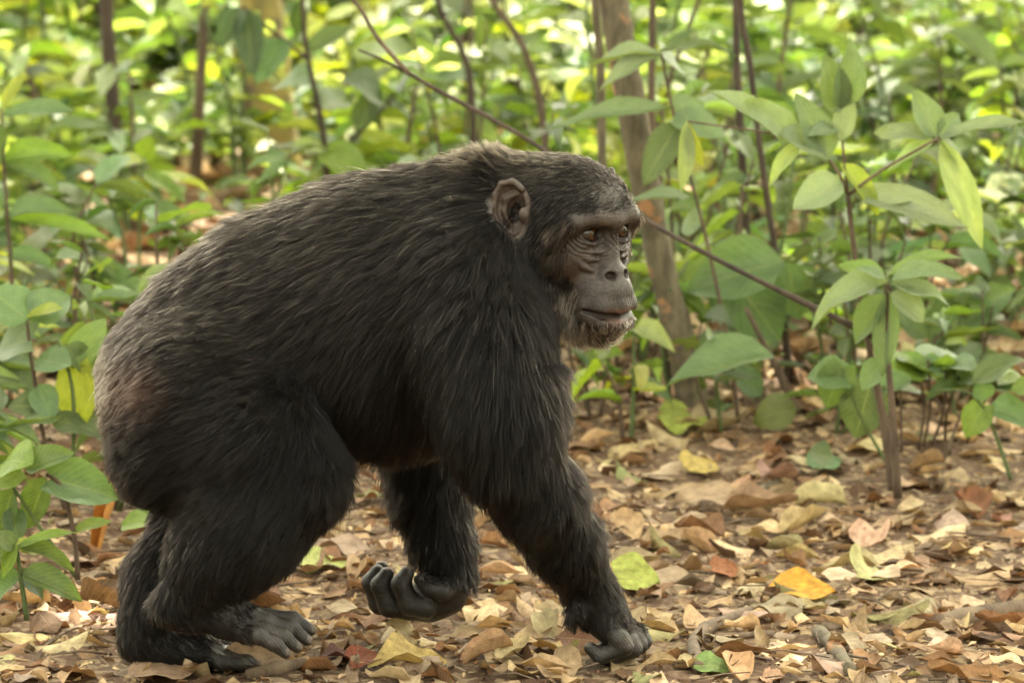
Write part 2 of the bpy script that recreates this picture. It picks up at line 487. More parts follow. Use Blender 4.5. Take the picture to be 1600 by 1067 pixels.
# ---- pigment of the skin (a real colour pattern of face, lips, ears)
colr = np.tile(np.array([0.020, 0.015, 0.012]), (nv, 1))
def paint(w, c):
    global colr
    colr = colr * (1 - w[:, None]) + np.array(c) * w[:, None]
hd = in_head(hl).astype(float)
x, y, z = hl[:, 0], hl[:, 1], hl[:, 2]
face = sstep(0.070, 0.095, x) * hd * sstep(0.075, 0.055, np.abs(y))
paint(face, (0.040, 0.029, 0.023))
paint(gauss(hl, (0.115, 0, -0.095), (0.05, 0.034, 0.028)) * hd, (0.105, 0.094, 0.083))          # muzzle
paint(gauss(hl, (0.11, -0.028, -0.058), (0.03, 0.024, 0.016)) * hd * .8, (0.105, 0.088, 0.078))
paint(gauss(hl, (0.11, 0.028, -0.058), (0.03, 0.024, 0.016)) * hd * .8, (0.105, 0.088, 0.078))
paint(gauss(hl, (0.118, 0, -0.006), (0.03, 0.055, 0.010)) * hd * .85, (0.120, 0.092, 0.070))       # brow
paint(gauss(hl, (0.110, 0, 0.026), (0.03, 0.026, 0.015)) * hd, (0.085, 0.072, 0.062))
for s in (-1, 1):
    paint(gauss(hl, (0.09, s * 0.05, -0.082), (0.03, 0.02, 0.022)) * hd * .7, (0.060, 0.030, 0.018))
lips = (gauss(hl, (0.138, 0, -0.138), (0.02, 0.024, 0.006)) + gauss(hl, (0.135, 0, -0.151), (0.02, 0.024, 0.006))) * hd
paint(np.clip(lips, 0, 1) * .9, (0.24, 0.125, 0.085))
mouth = hd * sstep(0.0052, 0.003, np.abs(z + 0.1445 - (0.0085 * np.clip(np.abs(y) / 0.047, 0, 1) ** 1.3))) * (x > 0.1) * (np.abs(y) < 0.046)
paint(mouth * .9, (0.012, 0.006, 0.005))
ear = hd * ear_mask(hl)
paint(ear, (0.100, 0.074, 0.060))
qx, qy = to_px(co)
paint(np.clip(bare - hd * 2, 0, 1), (0.040, 0.036, 0.035))
paint(gauss(np.stack([qx, qy], 1), (985, 1000), (16, 11)) * (qx > 900), (0.13, 0.105, 0.09))
paint(gauss(np.stack([qx, qy], 1), (440, 995), (30, 22)) * 0.6, (0.10, 0.085, 0.075))
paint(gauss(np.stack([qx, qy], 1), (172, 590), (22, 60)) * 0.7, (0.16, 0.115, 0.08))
colr = colr * np.where(hd[:, None] > 0, 0.60, 0.50)
for a_, b_, r_ in TIPS:       # nails
    dirn = (b_ - a_) / np.linalg.norm(b_ - a_)
    c_ = b_ + dirn * r_ * .55 + np.array([0, -.15, .55]) * r_
    dd = np.linalg.norm(co - c_, axis=1)
    paint(sstep(0.0085, 0.006, dd) * .85, (0.14, 0.115, 0.095))
for j in JOINTS:
    paint(np.exp(-(np.linalg.norm(co - j - np.array([0, 0, .008]), axis=1) / .012) ** 2) * .35, (0.11, 0.10, 0.092))
ca = body_me.attributes.new('pigment', 'FLOAT_COLOR', 'POINT')
ca.data.foreach_set('color', np.concatenate([colr, np.ones((nv, 1))], 1).astype(np.float32).ravel())

m_skin, nt, out = new_mat('chimp_skin')
at_ = N(nt, 'Attribute', attribute_name='pigment')
b = N(nt, 'BsdfPrincipled', i_Roughness=0.38)
b.inputs['Specular IOR Level'].default_value = 0.45
tc = N(nt, 'TexCoord')
n1 = N(nt, 'TexNoise', i_Scale=260.0, i_Detail=3.0)
v1 = N(nt, 'TexVoronoi', i_Scale=620.0, feature='DISTANCE_TO_EDGE')
mp = N(nt, 'Mapping'); mp.inputs['Scale'].default_value = (60, 60, 260)
n2 = N(nt, 'TexNoise', i_Scale=1.0, i_Detail=3.0, i_Distortion=1.2)
nt.links.new(tc.outputs['Object'], n1.inputs['Vector']); nt.links.new(tc.outputs['Object'], v1.inputs['Vector'])
nt.links.new(tc.outputs['Object'], mp.inputs['Vector']); nt.links.new(mp.outputs[0], n2.inputs['Vector'])
ad = N(nt, 'Math', operation='ADD'); nt.links.new(v1.outputs['Distance'], ad.inputs[0]); nt.links.new(n2.outputs['Fac'], ad.inputs[1])
bp = N(nt, 'Bump', i_Strength=0.45, i_Distance=0.0022); nt.links.new(ad.outputs[0], bp.inputs['Height'])
mx = N(nt, 'Mix', data_type='RGBA', blend_type='MULTIPLY'); mx.inputs[0].default_value = 0.7
rp = N(nt, 'ValToRGB'); rp.color_ramp.elements[0].position = 0.33; rp.color_ramp.elements[0].color = (.45, .42, .4, 1); rp.color_ramp.elements[1].position = 0.68; rp.color_ramp.elements[1].color = (1.35, 1.3, 1.25, 1)
nt.links.new(n1.outputs['Fac'], rp.inputs[0])
n3 = N(nt, 'TexNoise', i_Scale=75.0, i_Detail=4.0, i_Roughness=0.65); nt.links.new(tc.outputs['Object'], n3.inputs['Vector'])
rp3 = N(nt, 'ValToRGB'); rp3.color_ramp.elements[0].position = 0.36; rp3.color_ramp.elements[0].color = (.5, .46, .43, 1); rp3.color_ramp.elements[1].position = 0.64; rp3.color_ramp.elements[1].color = (1.3, 1.28, 1.25, 1)
nt.links.new(n3.outputs['Fac'], rp3.inputs[0])
mx3 = N(nt, 'Mix', data_type='RGBA', blend_type='MULTIPLY'); mx3.inputs[0].default_value = 0.8
nt.links.new(at_.outputs['Color'], mx3.inputs[6]); nt.links.new(rp3.outputs[0], mx3.inputs[7])
nt.links.new(mx3.outputs[2], mx.inputs[6]); nt.links.new(rp.outputs[0], mx.inputs[7])
nt.links.new(mx.outputs[2], b.inputs['Base Color']); nt.links.new(bp.outputs[0], b.inputs['Normal'])
nt.links.new(b.outputs[0], out.inputs[0])
body_me.materials.append(m_skin)

chimp = empty('chimpanzee', (0.0, 0.0, 0.0))
tag(chimp, 'adult black-haired chimpanzee knuckle-walking across leaf litter with its head turned', 'chimpanzee')
body = link(bpy.data.objects.new('body', body_me)); body.parent = chimp

# ---- eyes
m_eye, nt, out = new_mat('chimp_eye')
tc = N(nt, 'TexCoord')
sx = N(nt, 'SeparateXYZ'); nt.links.new(tc.outputs['Object'], sx.inputs[0])
rp = N(nt, 'ValToRGB'); cr = rp.color_ramp
cr.elements[0].position = 0.0; cr.elements[0].color = (0.02, 0.012, 0.008, 1)
cr.elements[1].position = 1.0; cr.elements[1].color = (0.002, 0.002, 0.002, 1)
for pos, c in ((0.80, (0.020, 0.012, 0.008, 1)), (0.83, (0.012, 0.006, 0.003, 1)), (0.87, (0.045, 0.019, 0.008, 1)), (0.955, (0.040, 0.015, 0.006, 1)), (0.965, (0.002, 0.002, 0.002, 1))):
    e = cr.elements.new(pos); e.color = c
dv = N(nt, 'Math', operation='DIVIDE'); dv.inputs[1].default_value = 0.0167
nt.links.new(sx.outputs['X'], dv.inputs[0]); nt.links.new(dv.outputs[0], rp.inputs[0])
b = N(nt, 'BsdfPrincipled', i_Roughness=0.04); b.inputs['Specular IOR Level'].default_value = 0.5
nt.links.new(rp.outputs[0], b.inputs['Base Color']); nt.links.new(b.outputs[0], out.inputs[0])
eye_bm = bmesh.new(); bmesh.ops.create_uvsphere(eye_bm, u_segments=32, v_segments=24, radius=0.0167)
eye_me = bpy.data.meshes.new('eye'); eye_bm.to_mesh(eye_me); eye_bm.free()
eye_me.polygons.foreach_set('use_smooth', [True] * len(eye_me.polygons)); eye_me.materials.append(m_eye)
for c in EYES:
    o = link(bpy.data.objects.new('eye', eye_me)); o.parent = chimp
    o.location = hp(*c); o.rotation_euler = (0, 0, -TH + R(10))

# ---- hair
rng = np.random.default_rng(5)
anch = np.array([
 # px, py, dx, dz
 (860,250,-1,.05),(940,265,-.9,.25),(900,320,-.75,-.55),(850,350,-.55,-.8),(870,430,-.25,-1),(905,400,-.35,-.95),(900,480,-.05,-1),(940,520,.25,-1),
 (770,258,-.9,.35),(800,250,-.95,.3),(745,330,-.8,-.6),(690,290,-1,-.05),(800,400,-.35,-1),(830,470,0,-1),
 (600,275,-1,-.12),(500,310,-1,-.25),(400,370,-1,-.38),(300,450,-.9,-.5),(220,530,-.7,-.8),
 (600,420,-.85,-.5),(500,450,-.92,-.4),(400,480,-.95,-.3),(300,540,-1,-.2),(450,600,-.8,-.6),(560,560,-.6,-.8),
 (720,470,-.35,-.95),(670,420,-.65,-.75),(790,560,-.05,-1),(760,650,-.1,-1),(830,650,.1,-1),(875,600,.1,-1),(890,720,.35,-.95),(730,740,-.35,-.95),
 (600,670,-.15,-1),(530,670,-.3,-1),
 (230,600,-1,-.15),(190,660,-.95,-.35),(165,590,-.5,-.9),(180,720,-.8,-.6),
 (300,680,-.98,-.2),(400,690,-.85,-.5),(470,700,-.6,-.75),(520,770,-.3,-.95),(420,790,-.7,-.7),(300,770,-.9,-.4),
 (400,860,-.65,-.75),(300,870,-.5,-.85),(220,900,-.3,-.95),(260,970,.3,-.9),(340,960,.8,-.5),(290,1020,.9,-.3),
 (860,800,-.35,-.8),(830,850,-.6,-.6),(920,860,.15,-.95),(950,960,.45,-.9),
 (640,780,-.55,-.8),(700,820,0,-1),(740,830,.3,-.9),(690,890,-.2,-1)], float)
def flow(qx, qy):
    d2 = (qx[:, None] - anch[None, :, 0]) ** 2 + (qy[:, None] - anch[None, :, 1]) ** 2
    w = 1.0 / (d2 + 900.0) ** 1.5
    w /= w.sum(1, keepdims=True)
    D = w @ anch[:, 2:]
    return D / (np.linalg.norm(D, axis=1, keepdims=True) + 1e-6)
# hair length (m) anchors: px, py, len
lanch = np.array([(860,250,.016),(950,270,.007),(900,330,.012),(860,400,.022),(890,470,.024),(940,525,.021),(780,255,.030),(700,300,.045),(760,420,.055),
 (500,320,.040),(350,420,.036),(230,540,.030),(165,600,.026),(600,450,.050),(450,500,.042),(300,600,.034),(560,640,.055),(620,690,.055),
 (790,560,.058),(800,680,.055),(880,700,.045),(860,800,.034),(900,880,.026),(945,960,.012),(670,780,.034),(690,870,.024),
 (400,690,.042),(500,760,.030),(400,840,.030),(300,900,.022),(350,965,.008),(220,900,.026),(260,1010,.012),(200,720,.036)], float)
def hlen(qx, qy):
    d2 = (qx[:, None] - lanch[None, :, 0]) ** 2 + (qy[:, None] - lanch[None, :, 1]) ** 2
    w = 1.0 / (d2 + 600.0) ** 1.5
    return (w @ lanch[:, 2]) / w.sum(1)
me = body_me
me.calc_loop_triangles()
nt_ = len(me.loop_triangles)
tri = np.zeros(nt_ * 3, np.int32); me.loop_triangles.foreach_get('vertices', tri); tri = tri.reshape(-1, 3)
A, Bq, Cq = co[tri[:, 0]], co[tri[:, 1]], co[tri[:, 2]]
area = 0.5 * np.linalg.norm(np.cross(Bq - A, Cq - A), axis=1)
cen = (A + Bq + Cq) / 3
tnrm = vn[tri].mean(1)
view = CAM - cen; view /= np.linalg.norm(view, axis=1, keepdims=True)
tb = bare[tri].mean(1)
head_t = in_head(head_local(cen))
dens = area * (1 - tb) * (1 + 1.1 * head_t) * np.where(tnrm[:, 1] > 0.45, 0.5, 1.0)
NH = 275000
pick = rng.choice(nt_, NH, p=dens / dens.sum())
u = rng.random((NH, 2)); fl = u.sum(1) > 1; u[fl] = 1 - u[fl]
rt = A[pick] + u[:, :1] * (Bq[pick] - A[pick]) + u[:, 1:] * (Cq[pick] - A[pick])
w0 = 1 - u.sum(1)
nn = vn[tri[pick, 0]] * w0[:, None] + vn[tri[pick, 1]] * u[:, :1] + vn[tri[pick, 2]] * u[:, 1:]
nn /= np.linalg.norm(nn, axis=1, keepdims=True) + 1e-9
hx, hy = to_px(rt)
hh = head_local(rt)
isH = in_head(hh)
jawd = np.full(NH, 0.1); _i = np.nonzero(isH)[0]
jawd[_i] = np.min([pdist(p, rt[_i]) for p in prims[N_HEAD0:N_HEAD1] if p[6] == 'u'], 0)
isH = isH & (jawd < 0.014)
D2 = flow(hx, hy)
L = hlen(hx, hy)
# clumps
NC = 13000
csel = rng.choice(NH, NC, replace=False)
kd = kdtree.KDTree(NC)
for i, j in enumerate(csel): kd.insert(rt[j], i)
kd.balance()
cl = np.array([kd.find(p)[1] for p in rt]); cj = csel[cl]
# direction with clump-wise wander
wob = rng.normal(0, 0.13, (NC, 3))
side = np.sign(rt[:, 1] - 0.02) * sstep(0.3, 0.9, nn[:, 2])
D3 = np.stack([D2[:, 0], 0.25 * side, D2[:, 1]], 1)
D3 += wob[cl] + rng.normal(0, 0.13, (NH, 3))
D3 -= (D3 * nn).sum(1, keepdims=True) * nn
D3 /= np.linalg.norm(D3, axis=1, keepdims=True) + 1e-6
lift = 0.20 + 0.22 * rng.random(NH) + 0.16 * rng.random(NC)[cl]
lift = np.where(isH, lift * 0.9, lift)
nape = gauss(np.stack([hx, hy], 1), (785, 250), (50, 30))
lift = lift + 0.9 * nape
stray = rng.random(NH) < 0.07
lift = np.where(stray, lift + 0.45 * rng.random(NH), lift)
len_ = 1.05 * L * (0.6 + 0.65 * rng.random(NH)) * (0.85 + 0.3 * rng.random(NC)[cl]) * (1 - 0.6 * bare[tri[pick, 0]])
chinf = sstep(0.098, 0.122, hh[:, 0]) * isH * sstep(-0.13, -0.145, hh[:, 2])
len_ = len_ * (1 - 0.6 * chinf); lift = lift * (1 - 0.6 * chinf)
NP = 6
T = np.linspace(0, 1, NP)
pos = np.zeros((NH, NP, 3))
dirv = D3 + nn * lift[:, None]
dirv /= np.linalg.norm(dirv, axis=1, keepdims=True)
cur = rt - nn * 0.0006
grav = np.array([0, 0, -1.0])
curl = rng.normal(0, 0.10, (NH, 3))
gl = (0.10 + 4.0 * L)[:, None]
for i in range(NP):
    pos[:, i] = cur
    dd = dirv + grav * gl * T[i] * np.where(isH, 0.4, 1.0)[:, None] * np.where(nape > .3, 0.2, 1.0)[:, None] + curl * T[i] - nn * 0.18 * T[i]
    dd /= np.linalg.norm(dd, axis=1, keepdims=True)
    cur = cur + dd * (len_ / (NP - 1))[:, None]
# clumping towards the clump's leading hair
cw = (0.12 + 0.55 * rng.random(NC)[cl] ** 1.3) * np.where(isH, 0.5, 1.0)
for i in range(1, NP):
    t = (T[i] ** 1.3) * cw
    tgt = pos[cj, i] 
    pos[:, i] += (tgt - pos[:, i]) * t[:, None]
# colours
g1 = rng.random(NH); gc = rng.random(NC)[cl]
hc = np.tile(np.array([0.0018, 0.0013, 0.0011]), (NH, 1))
def hpaint(w, c):
    global hc
    hc = hc * (1 - w[:, None]) + np.array(c) * w[:, None]
back = sstep(0.05, 0.9, nn[:, 2]) * (~isH) * sstep(860, 640, hx)
q2 = np.stack([hx, hy], 1)
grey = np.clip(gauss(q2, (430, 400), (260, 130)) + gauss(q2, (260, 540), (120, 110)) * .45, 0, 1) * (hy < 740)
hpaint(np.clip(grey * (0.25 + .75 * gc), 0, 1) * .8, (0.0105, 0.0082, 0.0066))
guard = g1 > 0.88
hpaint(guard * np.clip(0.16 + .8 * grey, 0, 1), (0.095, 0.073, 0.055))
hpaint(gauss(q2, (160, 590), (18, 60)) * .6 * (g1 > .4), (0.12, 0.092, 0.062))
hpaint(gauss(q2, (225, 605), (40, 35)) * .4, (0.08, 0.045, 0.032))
hpaint(gauss(q2, (790, 245), (60, 22)) * .35 * (gc > .4), (0.07, 0.052, 0.034))
hpaint(isH * (g1 > .86) * .8, (0.13, 0.10, 0.075))
jaw = jawd < 0.009
hpaint(isH * jaw * sstep(-0.10, -0.14, hh[:, 2]) * sstep(0.045, .085, hh[:, 0]) * (g1 > .30) * (.45 + .55 * rng.random(NH)) * (1 - .2 * chinf), (0.72, 0.63, 0.48))
hpaint(isH * jaw * sstep(-0.08, -0.11, hh[:, 2]) * sstep(0.02, .05, hh[:, 0]) * (g1 > .72) * .7, (0.25, 0.20, 0.14))
hpaint(isH * sstep(0.05, 0.08, hh[:, 0]) * sstep(0.0, -0.03, hh[:, 2]) * (g1 > .55) * .6, (0.13, 0.075, 0.045))
hcu = bpy.data.hair_curves.new('fur')
hcu.add_curves([NP] * NH)
hcu.position_data.foreach_set('vector', pos.astype(np.float32).ravel())
ra = hcu.attributes.get('radius') or hcu.attributes.new('radius', 'FLOAT', 'POINT')
rad = np.outer(np.where(isH, 0.00025, 0.00029) * (0.8 + 0.4 * rng.random(NH)) * np.where(guard, 1.5, 1.0), np.array([1, 1, .95, .8, .55, .15]))
ra.data.foreach_set('value', rad.astype(np.float32).ravel())
ta = hcu.attributes.new('tint', 'FLOAT_COLOR', 'CURVE')
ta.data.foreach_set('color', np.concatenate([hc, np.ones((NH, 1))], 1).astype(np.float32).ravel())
m_hair, nt, out = new_mat('chimp_hair')
ha = N(nt, 'Attribute', attribute_name='tint')
hb = N(nt, 'BsdfHairPrincipled')
hb.parametrization = 'COLOR'
hb.inputs['IOR'].default_value = 1.31
hb.inputs['Roughness'].default_value = 0.38
hb.inputs['Radial Roughness'].default_value = 0.5
hb.inputs['Random Roughness'].default_value = 0.3
nt.links.new(ha.outputs['Color'], hb.inputs['Color']); nt.links.new(hb.outputs[0], out.inputs[0])
hcu.materials.append(m_hair)
fur = link(bpy.data.objects.new('fur', hcu)); fur.parent = chimp
print('chimp done', round(_time.time() - _t0, 1))
# ------------------------------------------------------------------ ground
random.seed(11)
rg = np.random.default_rng(21)
_ph = rg.random((14, 2)) * 6.283; _fr = rg.normal(0, 1, (14, 2)) * np.linspace(0.6, 5.5, 14)[:, None]; _am = 0.016 / (1 + np.linspace(0, 5, 14))
def gh(x, y):
    x = np.asarray(x, float); y = np.asarray(y, float)
    h = sum(a * np.sin(f[0] * x + f[1] * y + p[0]) for a, f, p in zip(_am, _fr, _ph))
    near = np.exp(-((x + .1) / 1.0) ** 2 - ((y + .05) / .5) ** 2)      # level where the animal stands
    far = np.clip((y - 3.0) / 8, 0, 1) * 0.05
    return h * (1 - .9 * near) + far - 0.012 * (1 - near) + 0.004
def gp(px_, py_):
    """ground point under a photo pixel"""
    d = ray(px_, py_)
    t = -CAM[2] / d[2]
    return CAM + t * d
def gY(py_): return gp(800, py_)[1]
def scale_at(Y): return FPX / (7.6 + Y)
gx = np.unique(np.concatenate([np.linspace(-60, -4, 20), np.linspace(-4, -1.6, 30), np.arange(-1.6, 1.6, 0.02), np.linspace(1.6, 4, 30), np.linspace(4, 60, 20)]))
gy = np.unique(np.concatenate([np.linspace(-30, -1, 16), np.arange(-1, 3.2, 0.02), np.linspace(3.2, 9, 60), np.linspace(9, 80, 24)]))
GX, GY = np.meshgrid(gx, gy, indexing='ij')
fine = rg.normal(0, 0.0022, GX.shape) * ((np.abs(GX) < 1.6) & (GY > -1) & (GY < 3.2))
GV = np.stack([GX, GY, gh(GX, GY) + fine], -1).reshape(-1, 3)
a_, b_ = len(gx), len(gy)
ii, jj = np.meshgrid(np.arange(a_ - 1), np.arange(b_ - 1), indexing='ij')
GF = np.stack([ii * b_ + jj, (ii + 1) * b_ + jj, (ii + 1) * b_ + jj + 1, ii * b_ + jj + 1], -1).reshape(-1, 4)
m_soil, nt, out = new_mat('forest_soil')
tc = N(nt, 'TexCoord')
n1 = N(nt, 'TexNoise', i_Scale=9.0, i_Detail=8.0, i_Roughness=0.7); n2 = N(nt, 'TexNoise', i_Scale=70.0, i_Detail=6.0, i_Roughness=0.75)
v1 = N(nt, 'TexVoronoi', i_Scale=75.0)
for n_ in (n1, n2, v1): nt.links.new(tc.outputs['Object'], n_.inputs['Vector'])
r1 = N(nt, 'ValToRGB'); e = r1.color_ramp.elements
e[0].position = 0.3; e[0].color = (0.050, 0.026, 0.013, 1); e[1].position = 0.75; e[1].color = (0.24, 0.145, 0.075, 1)
k_ = e.new(0.5); k_.color = (0.125, 0.066, 0.032, 1)
mx = N(nt, 'Mix', data_type='FLOAT'); mx.inputs[0].default_value = 0.6
nt.links.new(n1.outputs['Fac'], mx.inputs[2]); nt.links.new(n2.outputs['Fac'], mx.inputs[3]); nt.links.new(mx.outputs[0], r1.inputs[0])
m2 = N(nt, 'Mix', data_type='RGBA'); r2 = N(nt, 'ValToRGB'); r2.color_ramp.elements[0].position = 0.62; r2.color_ramp.elements[1].position = 0.8
sc_ = N(nt, 'SeparateColor'); nt.links.new(v1.outputs['Color'], sc_.inputs[0]); nt.links.new(sc_.outputs[0], r2.inputs[0])
nt.links.new(r2.outputs[0], m2.inputs[0]); nt.links.new(r1.outputs[0], m2.inputs[6]); m2.inputs[7].default_value = (0.30, 0.21, 0.12, 1)
b = N(nt, 'BsdfPrincipled', i_Roughness=0.9); nt.links.new(m2.outputs[2], b.inputs['Base Color'])
bp = N(nt, 'Bump', i_Strength=0.9, i_Distance=0.012); nt.links.new(n2.outputs['Fac'], bp.inputs['Height']); nt.links.new(bp.outputs[0], b.inputs['Normal'])
nt.links.new(b.outputs[0], out.inputs[0])
gme = fast_mesh('ground', GV, GF, 4); gme.materials.append(m_soil)
tag(link(bpy.data.objects.new('ground', gme)), kind='structure')

# ------------------------------------------------------------------ leaf meshes and materials
def profile(shape, v):
    if shape == 'lance': return np.sin(np.pi * v ** 0.85) ** 0.85 * (1 - 0.15 * v)
    if shape == 'oval': return np.sin(np.pi * v ** 0.72) ** 0.72
    if shape == 'heart': return np.clip(np.sqrt(np.clip(1 - (1 - v / 0.32) ** 2, 0, 1)) * (v < 0.32) + np.cos(np.clip((v - 0.32) / 0.68, 0, 1) * np.pi / 2) ** 0.85 * (v >= 0.32), 0, 1)
    if shape == 'obov': return np.sin(np.pi * v ** 1.35) ** 0.8
def leaf_geo(shape, bend=0.2, fold=0.12, wave=0.02, twist=0.0, petiole=0.12, seed=0, nL=7, jag=0.0, curl=0.0):
    r = np.random.default_rng(seed)
    v = np.linspace(0, 1, nL + 1)
    vv = np.clip(v, 0.012, 0.985)
    w = profile(shape, vv) * 0.5
    w[-1] = 0.012; 
    if shape != 'heart': w[0] = 0.02
    us = np.array([-1, -.5, 0, .5, 1.0])
    V, UV = [], []
    ph = r.random(4) * 6.28
    if petiole > 0:
        V += [(-petiole, -0.018, 0.0), (-petiole, 0.018, 0.0)]; UV += [(.5, 0), (.5, 0)]
    off = len(V)
    jl = 1 + jag * r.normal(0, 1, (nL + 1, 2))
    for i in range(nL + 1):
        for u in us:
            ww = w[i] * (jl[i, 0] if u < 0 else jl[i, 1]) 
            yy = u * ww
            xx = v[i]
            if shape == 'heart' and i == 0: xx -= 0.13 * abs(u); yy = u * 0.30
            if shape == 'heart' and i == 1: xx -= 0.05 * abs(u)
            if curl:
                ang = u * curl * 1.2
                yy = ww * math.sin(ang) / max(curl * 1.2, 1e-3); zz = ww * (1 - math.cos(ang)) / max(curl * 1.2, 1e-3)
            else: zz = fold * abs(u) * w[i] * 2
            zz += wave * math.sin(9 * v[i] + ph[0 if u < 0 else 1]) * abs(u)
            zz += 0.006 * r.normal()
            ty = twist * v[i]
            yy, zz = yy * math.cos(ty) - zz * math.sin(ty), yy * math.sin(ty) + zz * math.cos(ty)
            V.append((xx * (1 - 0.18 * bend * v[i]), yy, zz - bend * v[i] ** 2 + 0.25 * bend * v[i])); UV.append((0.5 + 0.5 * u, v[i]))
    F = []
    if petiole > 0: F.append((0, off + 2, 1))
    for i in range(nL):
        for j in range(4):
            a = off + i * 5 + j
            F.append((a, a + 1, a + 6, a + 5) if True else None)
    F = [tuple(reversed(f)) if len(f) == 3 else (f[0], f[3], f[2], f[1]) for f in F]
    return np.array(V), F, np.array(UV)
def leaf_mesh(name, mat, *a, **k):
    V, F, UV = leaf_geo(*a, **k)
    me = bpy.data.meshes.new(name)
    me.from_pydata(V.tolist(), [], F)
    uvl = me.uv_layers.new(name='UVMap')
    li = np.zeros(len(me.loops), np.int32); me.loops.foreach_get('vertex_index', li)
    uvl.data.foreach_set('uv', UV[li].astype(np.float32).ravel())
    me.polygons.foreach_set('use_smooth', [True] * len(me.polygons))
    me.materials.append(mat)
    return me
def leaf_material(name, dry=False, attr=None):
    m, nt, out = new_mat(name)
    if attr:
        src = N(nt, 'Attribute', attribute_name=attr); colout = src.outputs['Color']; alp = None
    else:
        src = N(nt, 'ObjectInfo'); colout = src.outputs['Color']; alp = src.outputs['Alpha']
    tc = N(nt, 'TexCoord'); uv = N(nt, 'SeparateXYZ'); nt.links.new(tc.outputs['UV'], uv.inputs[0])
    def math_(op, a, b=None, c=None):
        n_ = N(nt, 'Math', operation=op)
        for q, x_ in enumerate((a, b, c)):
            if x_ is None: continue
            if isinstance(x_, (int, float)): n_.inputs[q].default_value = x_
            else: nt.links.new(x_, n_.inputs[q])
        return n_.outputs[0]
    au = math_('ABSOLUTE', math_('SUBTRACT', uv.outputs[0], 0.5))
    rib = math_('SUBTRACT', 1.0, math_('MULTIPLY', au, 28.0)); rib = math_('MAXIMUM', rib, 0.0)
    ph = math_('SUBTRACT', math_('MULTIPLY', uv.outputs[1], 62.0), math_('MULTIPLY', au, 42.0))
    side = math_('POWER', math_('MAXIMUM', math_('SINE', ph), 0.0), 9.0)
    vein = math_('MINIMUM', math_('ADD', rib, math_('MULTIPLY', side, 0.55)), 1.0)
    n1 = N(nt, 'TexNoise', i_Scale=5.0, i_Detail=5.0, i_Roughness=0.65); n2 = N(nt, 'TexNoise', i_Scale=28.0, i_Detail=4.0, i_Roughness=0.7)
    if attr:
        nt.links.new(tc.outputs['Object'], n1.inputs['Vector']); nt.links.new(tc.outputs['Object'], n2.inputs['Vector'])
        n1.inputs['Scale'].default_value = 40; n2.inputs['Scale'].default_value = 250
    else:
        ofs = N(nt, 'VectorMath', operation='ADD'); nt.links.new(tc.outputs['Object'], ofs.inputs[0])
        cx = N(nt, 'CombineXYZ'); rm = math_('MULTIPLY', src.outputs['Random'], 37.0); nt.links.new(rm, cx.inputs[0]); nt.links.new(cx.outputs[0], ofs.inputs[1])
        nt.links.new(ofs.outputs[0], n1.inputs['Vector']); nt.links.new(ofs.outputs[0], n2.inputs['Vector'])
    rp = N(nt, 'ValToRGB'); e = rp.color_ramp.elements
    e[0].position = .30; e[1].position = .70
    e[0].color = (.55, .50, .45, 1) if dry else (.68, .74, .68, 1); e[1].color = (1.35, 1.33, 1.28, 1) if dry else (1.25, 1.2, 1.15, 1)
    nt.links.new(n1.outputs['Fac'], rp.inputs[0])
    mx = N(nt, 'Mix', data_type='RGBA', blend_type='MULTIPLY'); mx.inputs[0].default_value = 1
    nt.links.new(colout, mx.inputs[6]); nt.links.new(rp.outputs[0], mx.inputs[7])
    vm = N(nt, 'Mix', data_type='RGBA')
    nt.links.new(math_('MULTIPLY', vein, 0.42 if not dry else 0.30), vm.inputs[0]); nt.links.new(mx.outputs[2], vm.inputs[6])
    vm.inputs[7].default_value = (0.30, 0.34, 0.12, 1) if not dry else (0.42, 0.30, 0.17, 1)
    col = vm.outputs[2]
    if dry:
        sp = N(nt, 'ValToRGB'); se = sp.color_ramp.elements; se[0].position = .60; se[1].position = .68; se[0].color = (0, 0, 0, 1); se[1].color = (.65, .65, .65, 1)
        nt.links.new(n2.outputs['Fac'], sp.inputs[0])
        dm = N(nt, 'Mix', data_type='RGBA'); nt.links.new(sp.outputs[0], dm.inputs[0]); nt.links.new(col, dm.inputs[6]); dm.inputs[7].default_value = (0.055, 0.030, 0.016, 1)
        col = dm.outputs[2]
    elif alp is not None:       # pale dust lying on the blades; the amount rides in the object's alpha
        sp = N(nt, 'ValToRGB'); se = sp.color_ramp.elements; se[0].position = .42; se[1].position = .66; se[0].color = (.45, .45, .45, 1)
        nt.links.new(n2.outputs['Fac'], sp.inputs[0])
        dm = N(nt, 'Mix', data_type='RGBA'); nt.links.new(math_('MULTIPLY', sp.outputs[0], alp), dm.inputs[0]); nt.links.new(col, dm.inputs[6]); dm.inputs[7].default_value = (0.35, 0.40, 0.27, 1)
        col = dm.outputs[2]
    if not dry:                 # brown blotches and nibbled spots
        sp2 = N(nt, 'ValToRGB'); s2_ = sp2.color_ramp.elements; s2_[0].position = .655; s2_[1].position = .70; s2_[0].color = (0, 0, 0, 1); s2_[1].color = (.7, .7, .7, 1)
        nt.links.new(n2.outputs['Fac'], sp2.inputs[0])
        dm2 = N(nt, 'Mix', data_type='RGBA'); nt.links.new(sp2.outputs[0], dm2.inputs[0]); nt.links.new(col, dm2.inputs[6]); dm2.inputs[7].default_value = (0.13, 0.095, 0.035, 1)
        col = dm2.outputs[2]
    b = N(nt, 'BsdfPrincipled', i_Roughness=0.72 if dry else 0.42); b.inputs['Specular IOR Level'].default_value = 0.3 if dry else 0.5
    nt.links.new(col, b.inputs['Base Color'])
    ht = math_('ADD', math_('MULTIPLY', vein, -0.5 if not dry else 0.6), math_('MULTIPLY', n2.outputs['Fac'], 0.5))
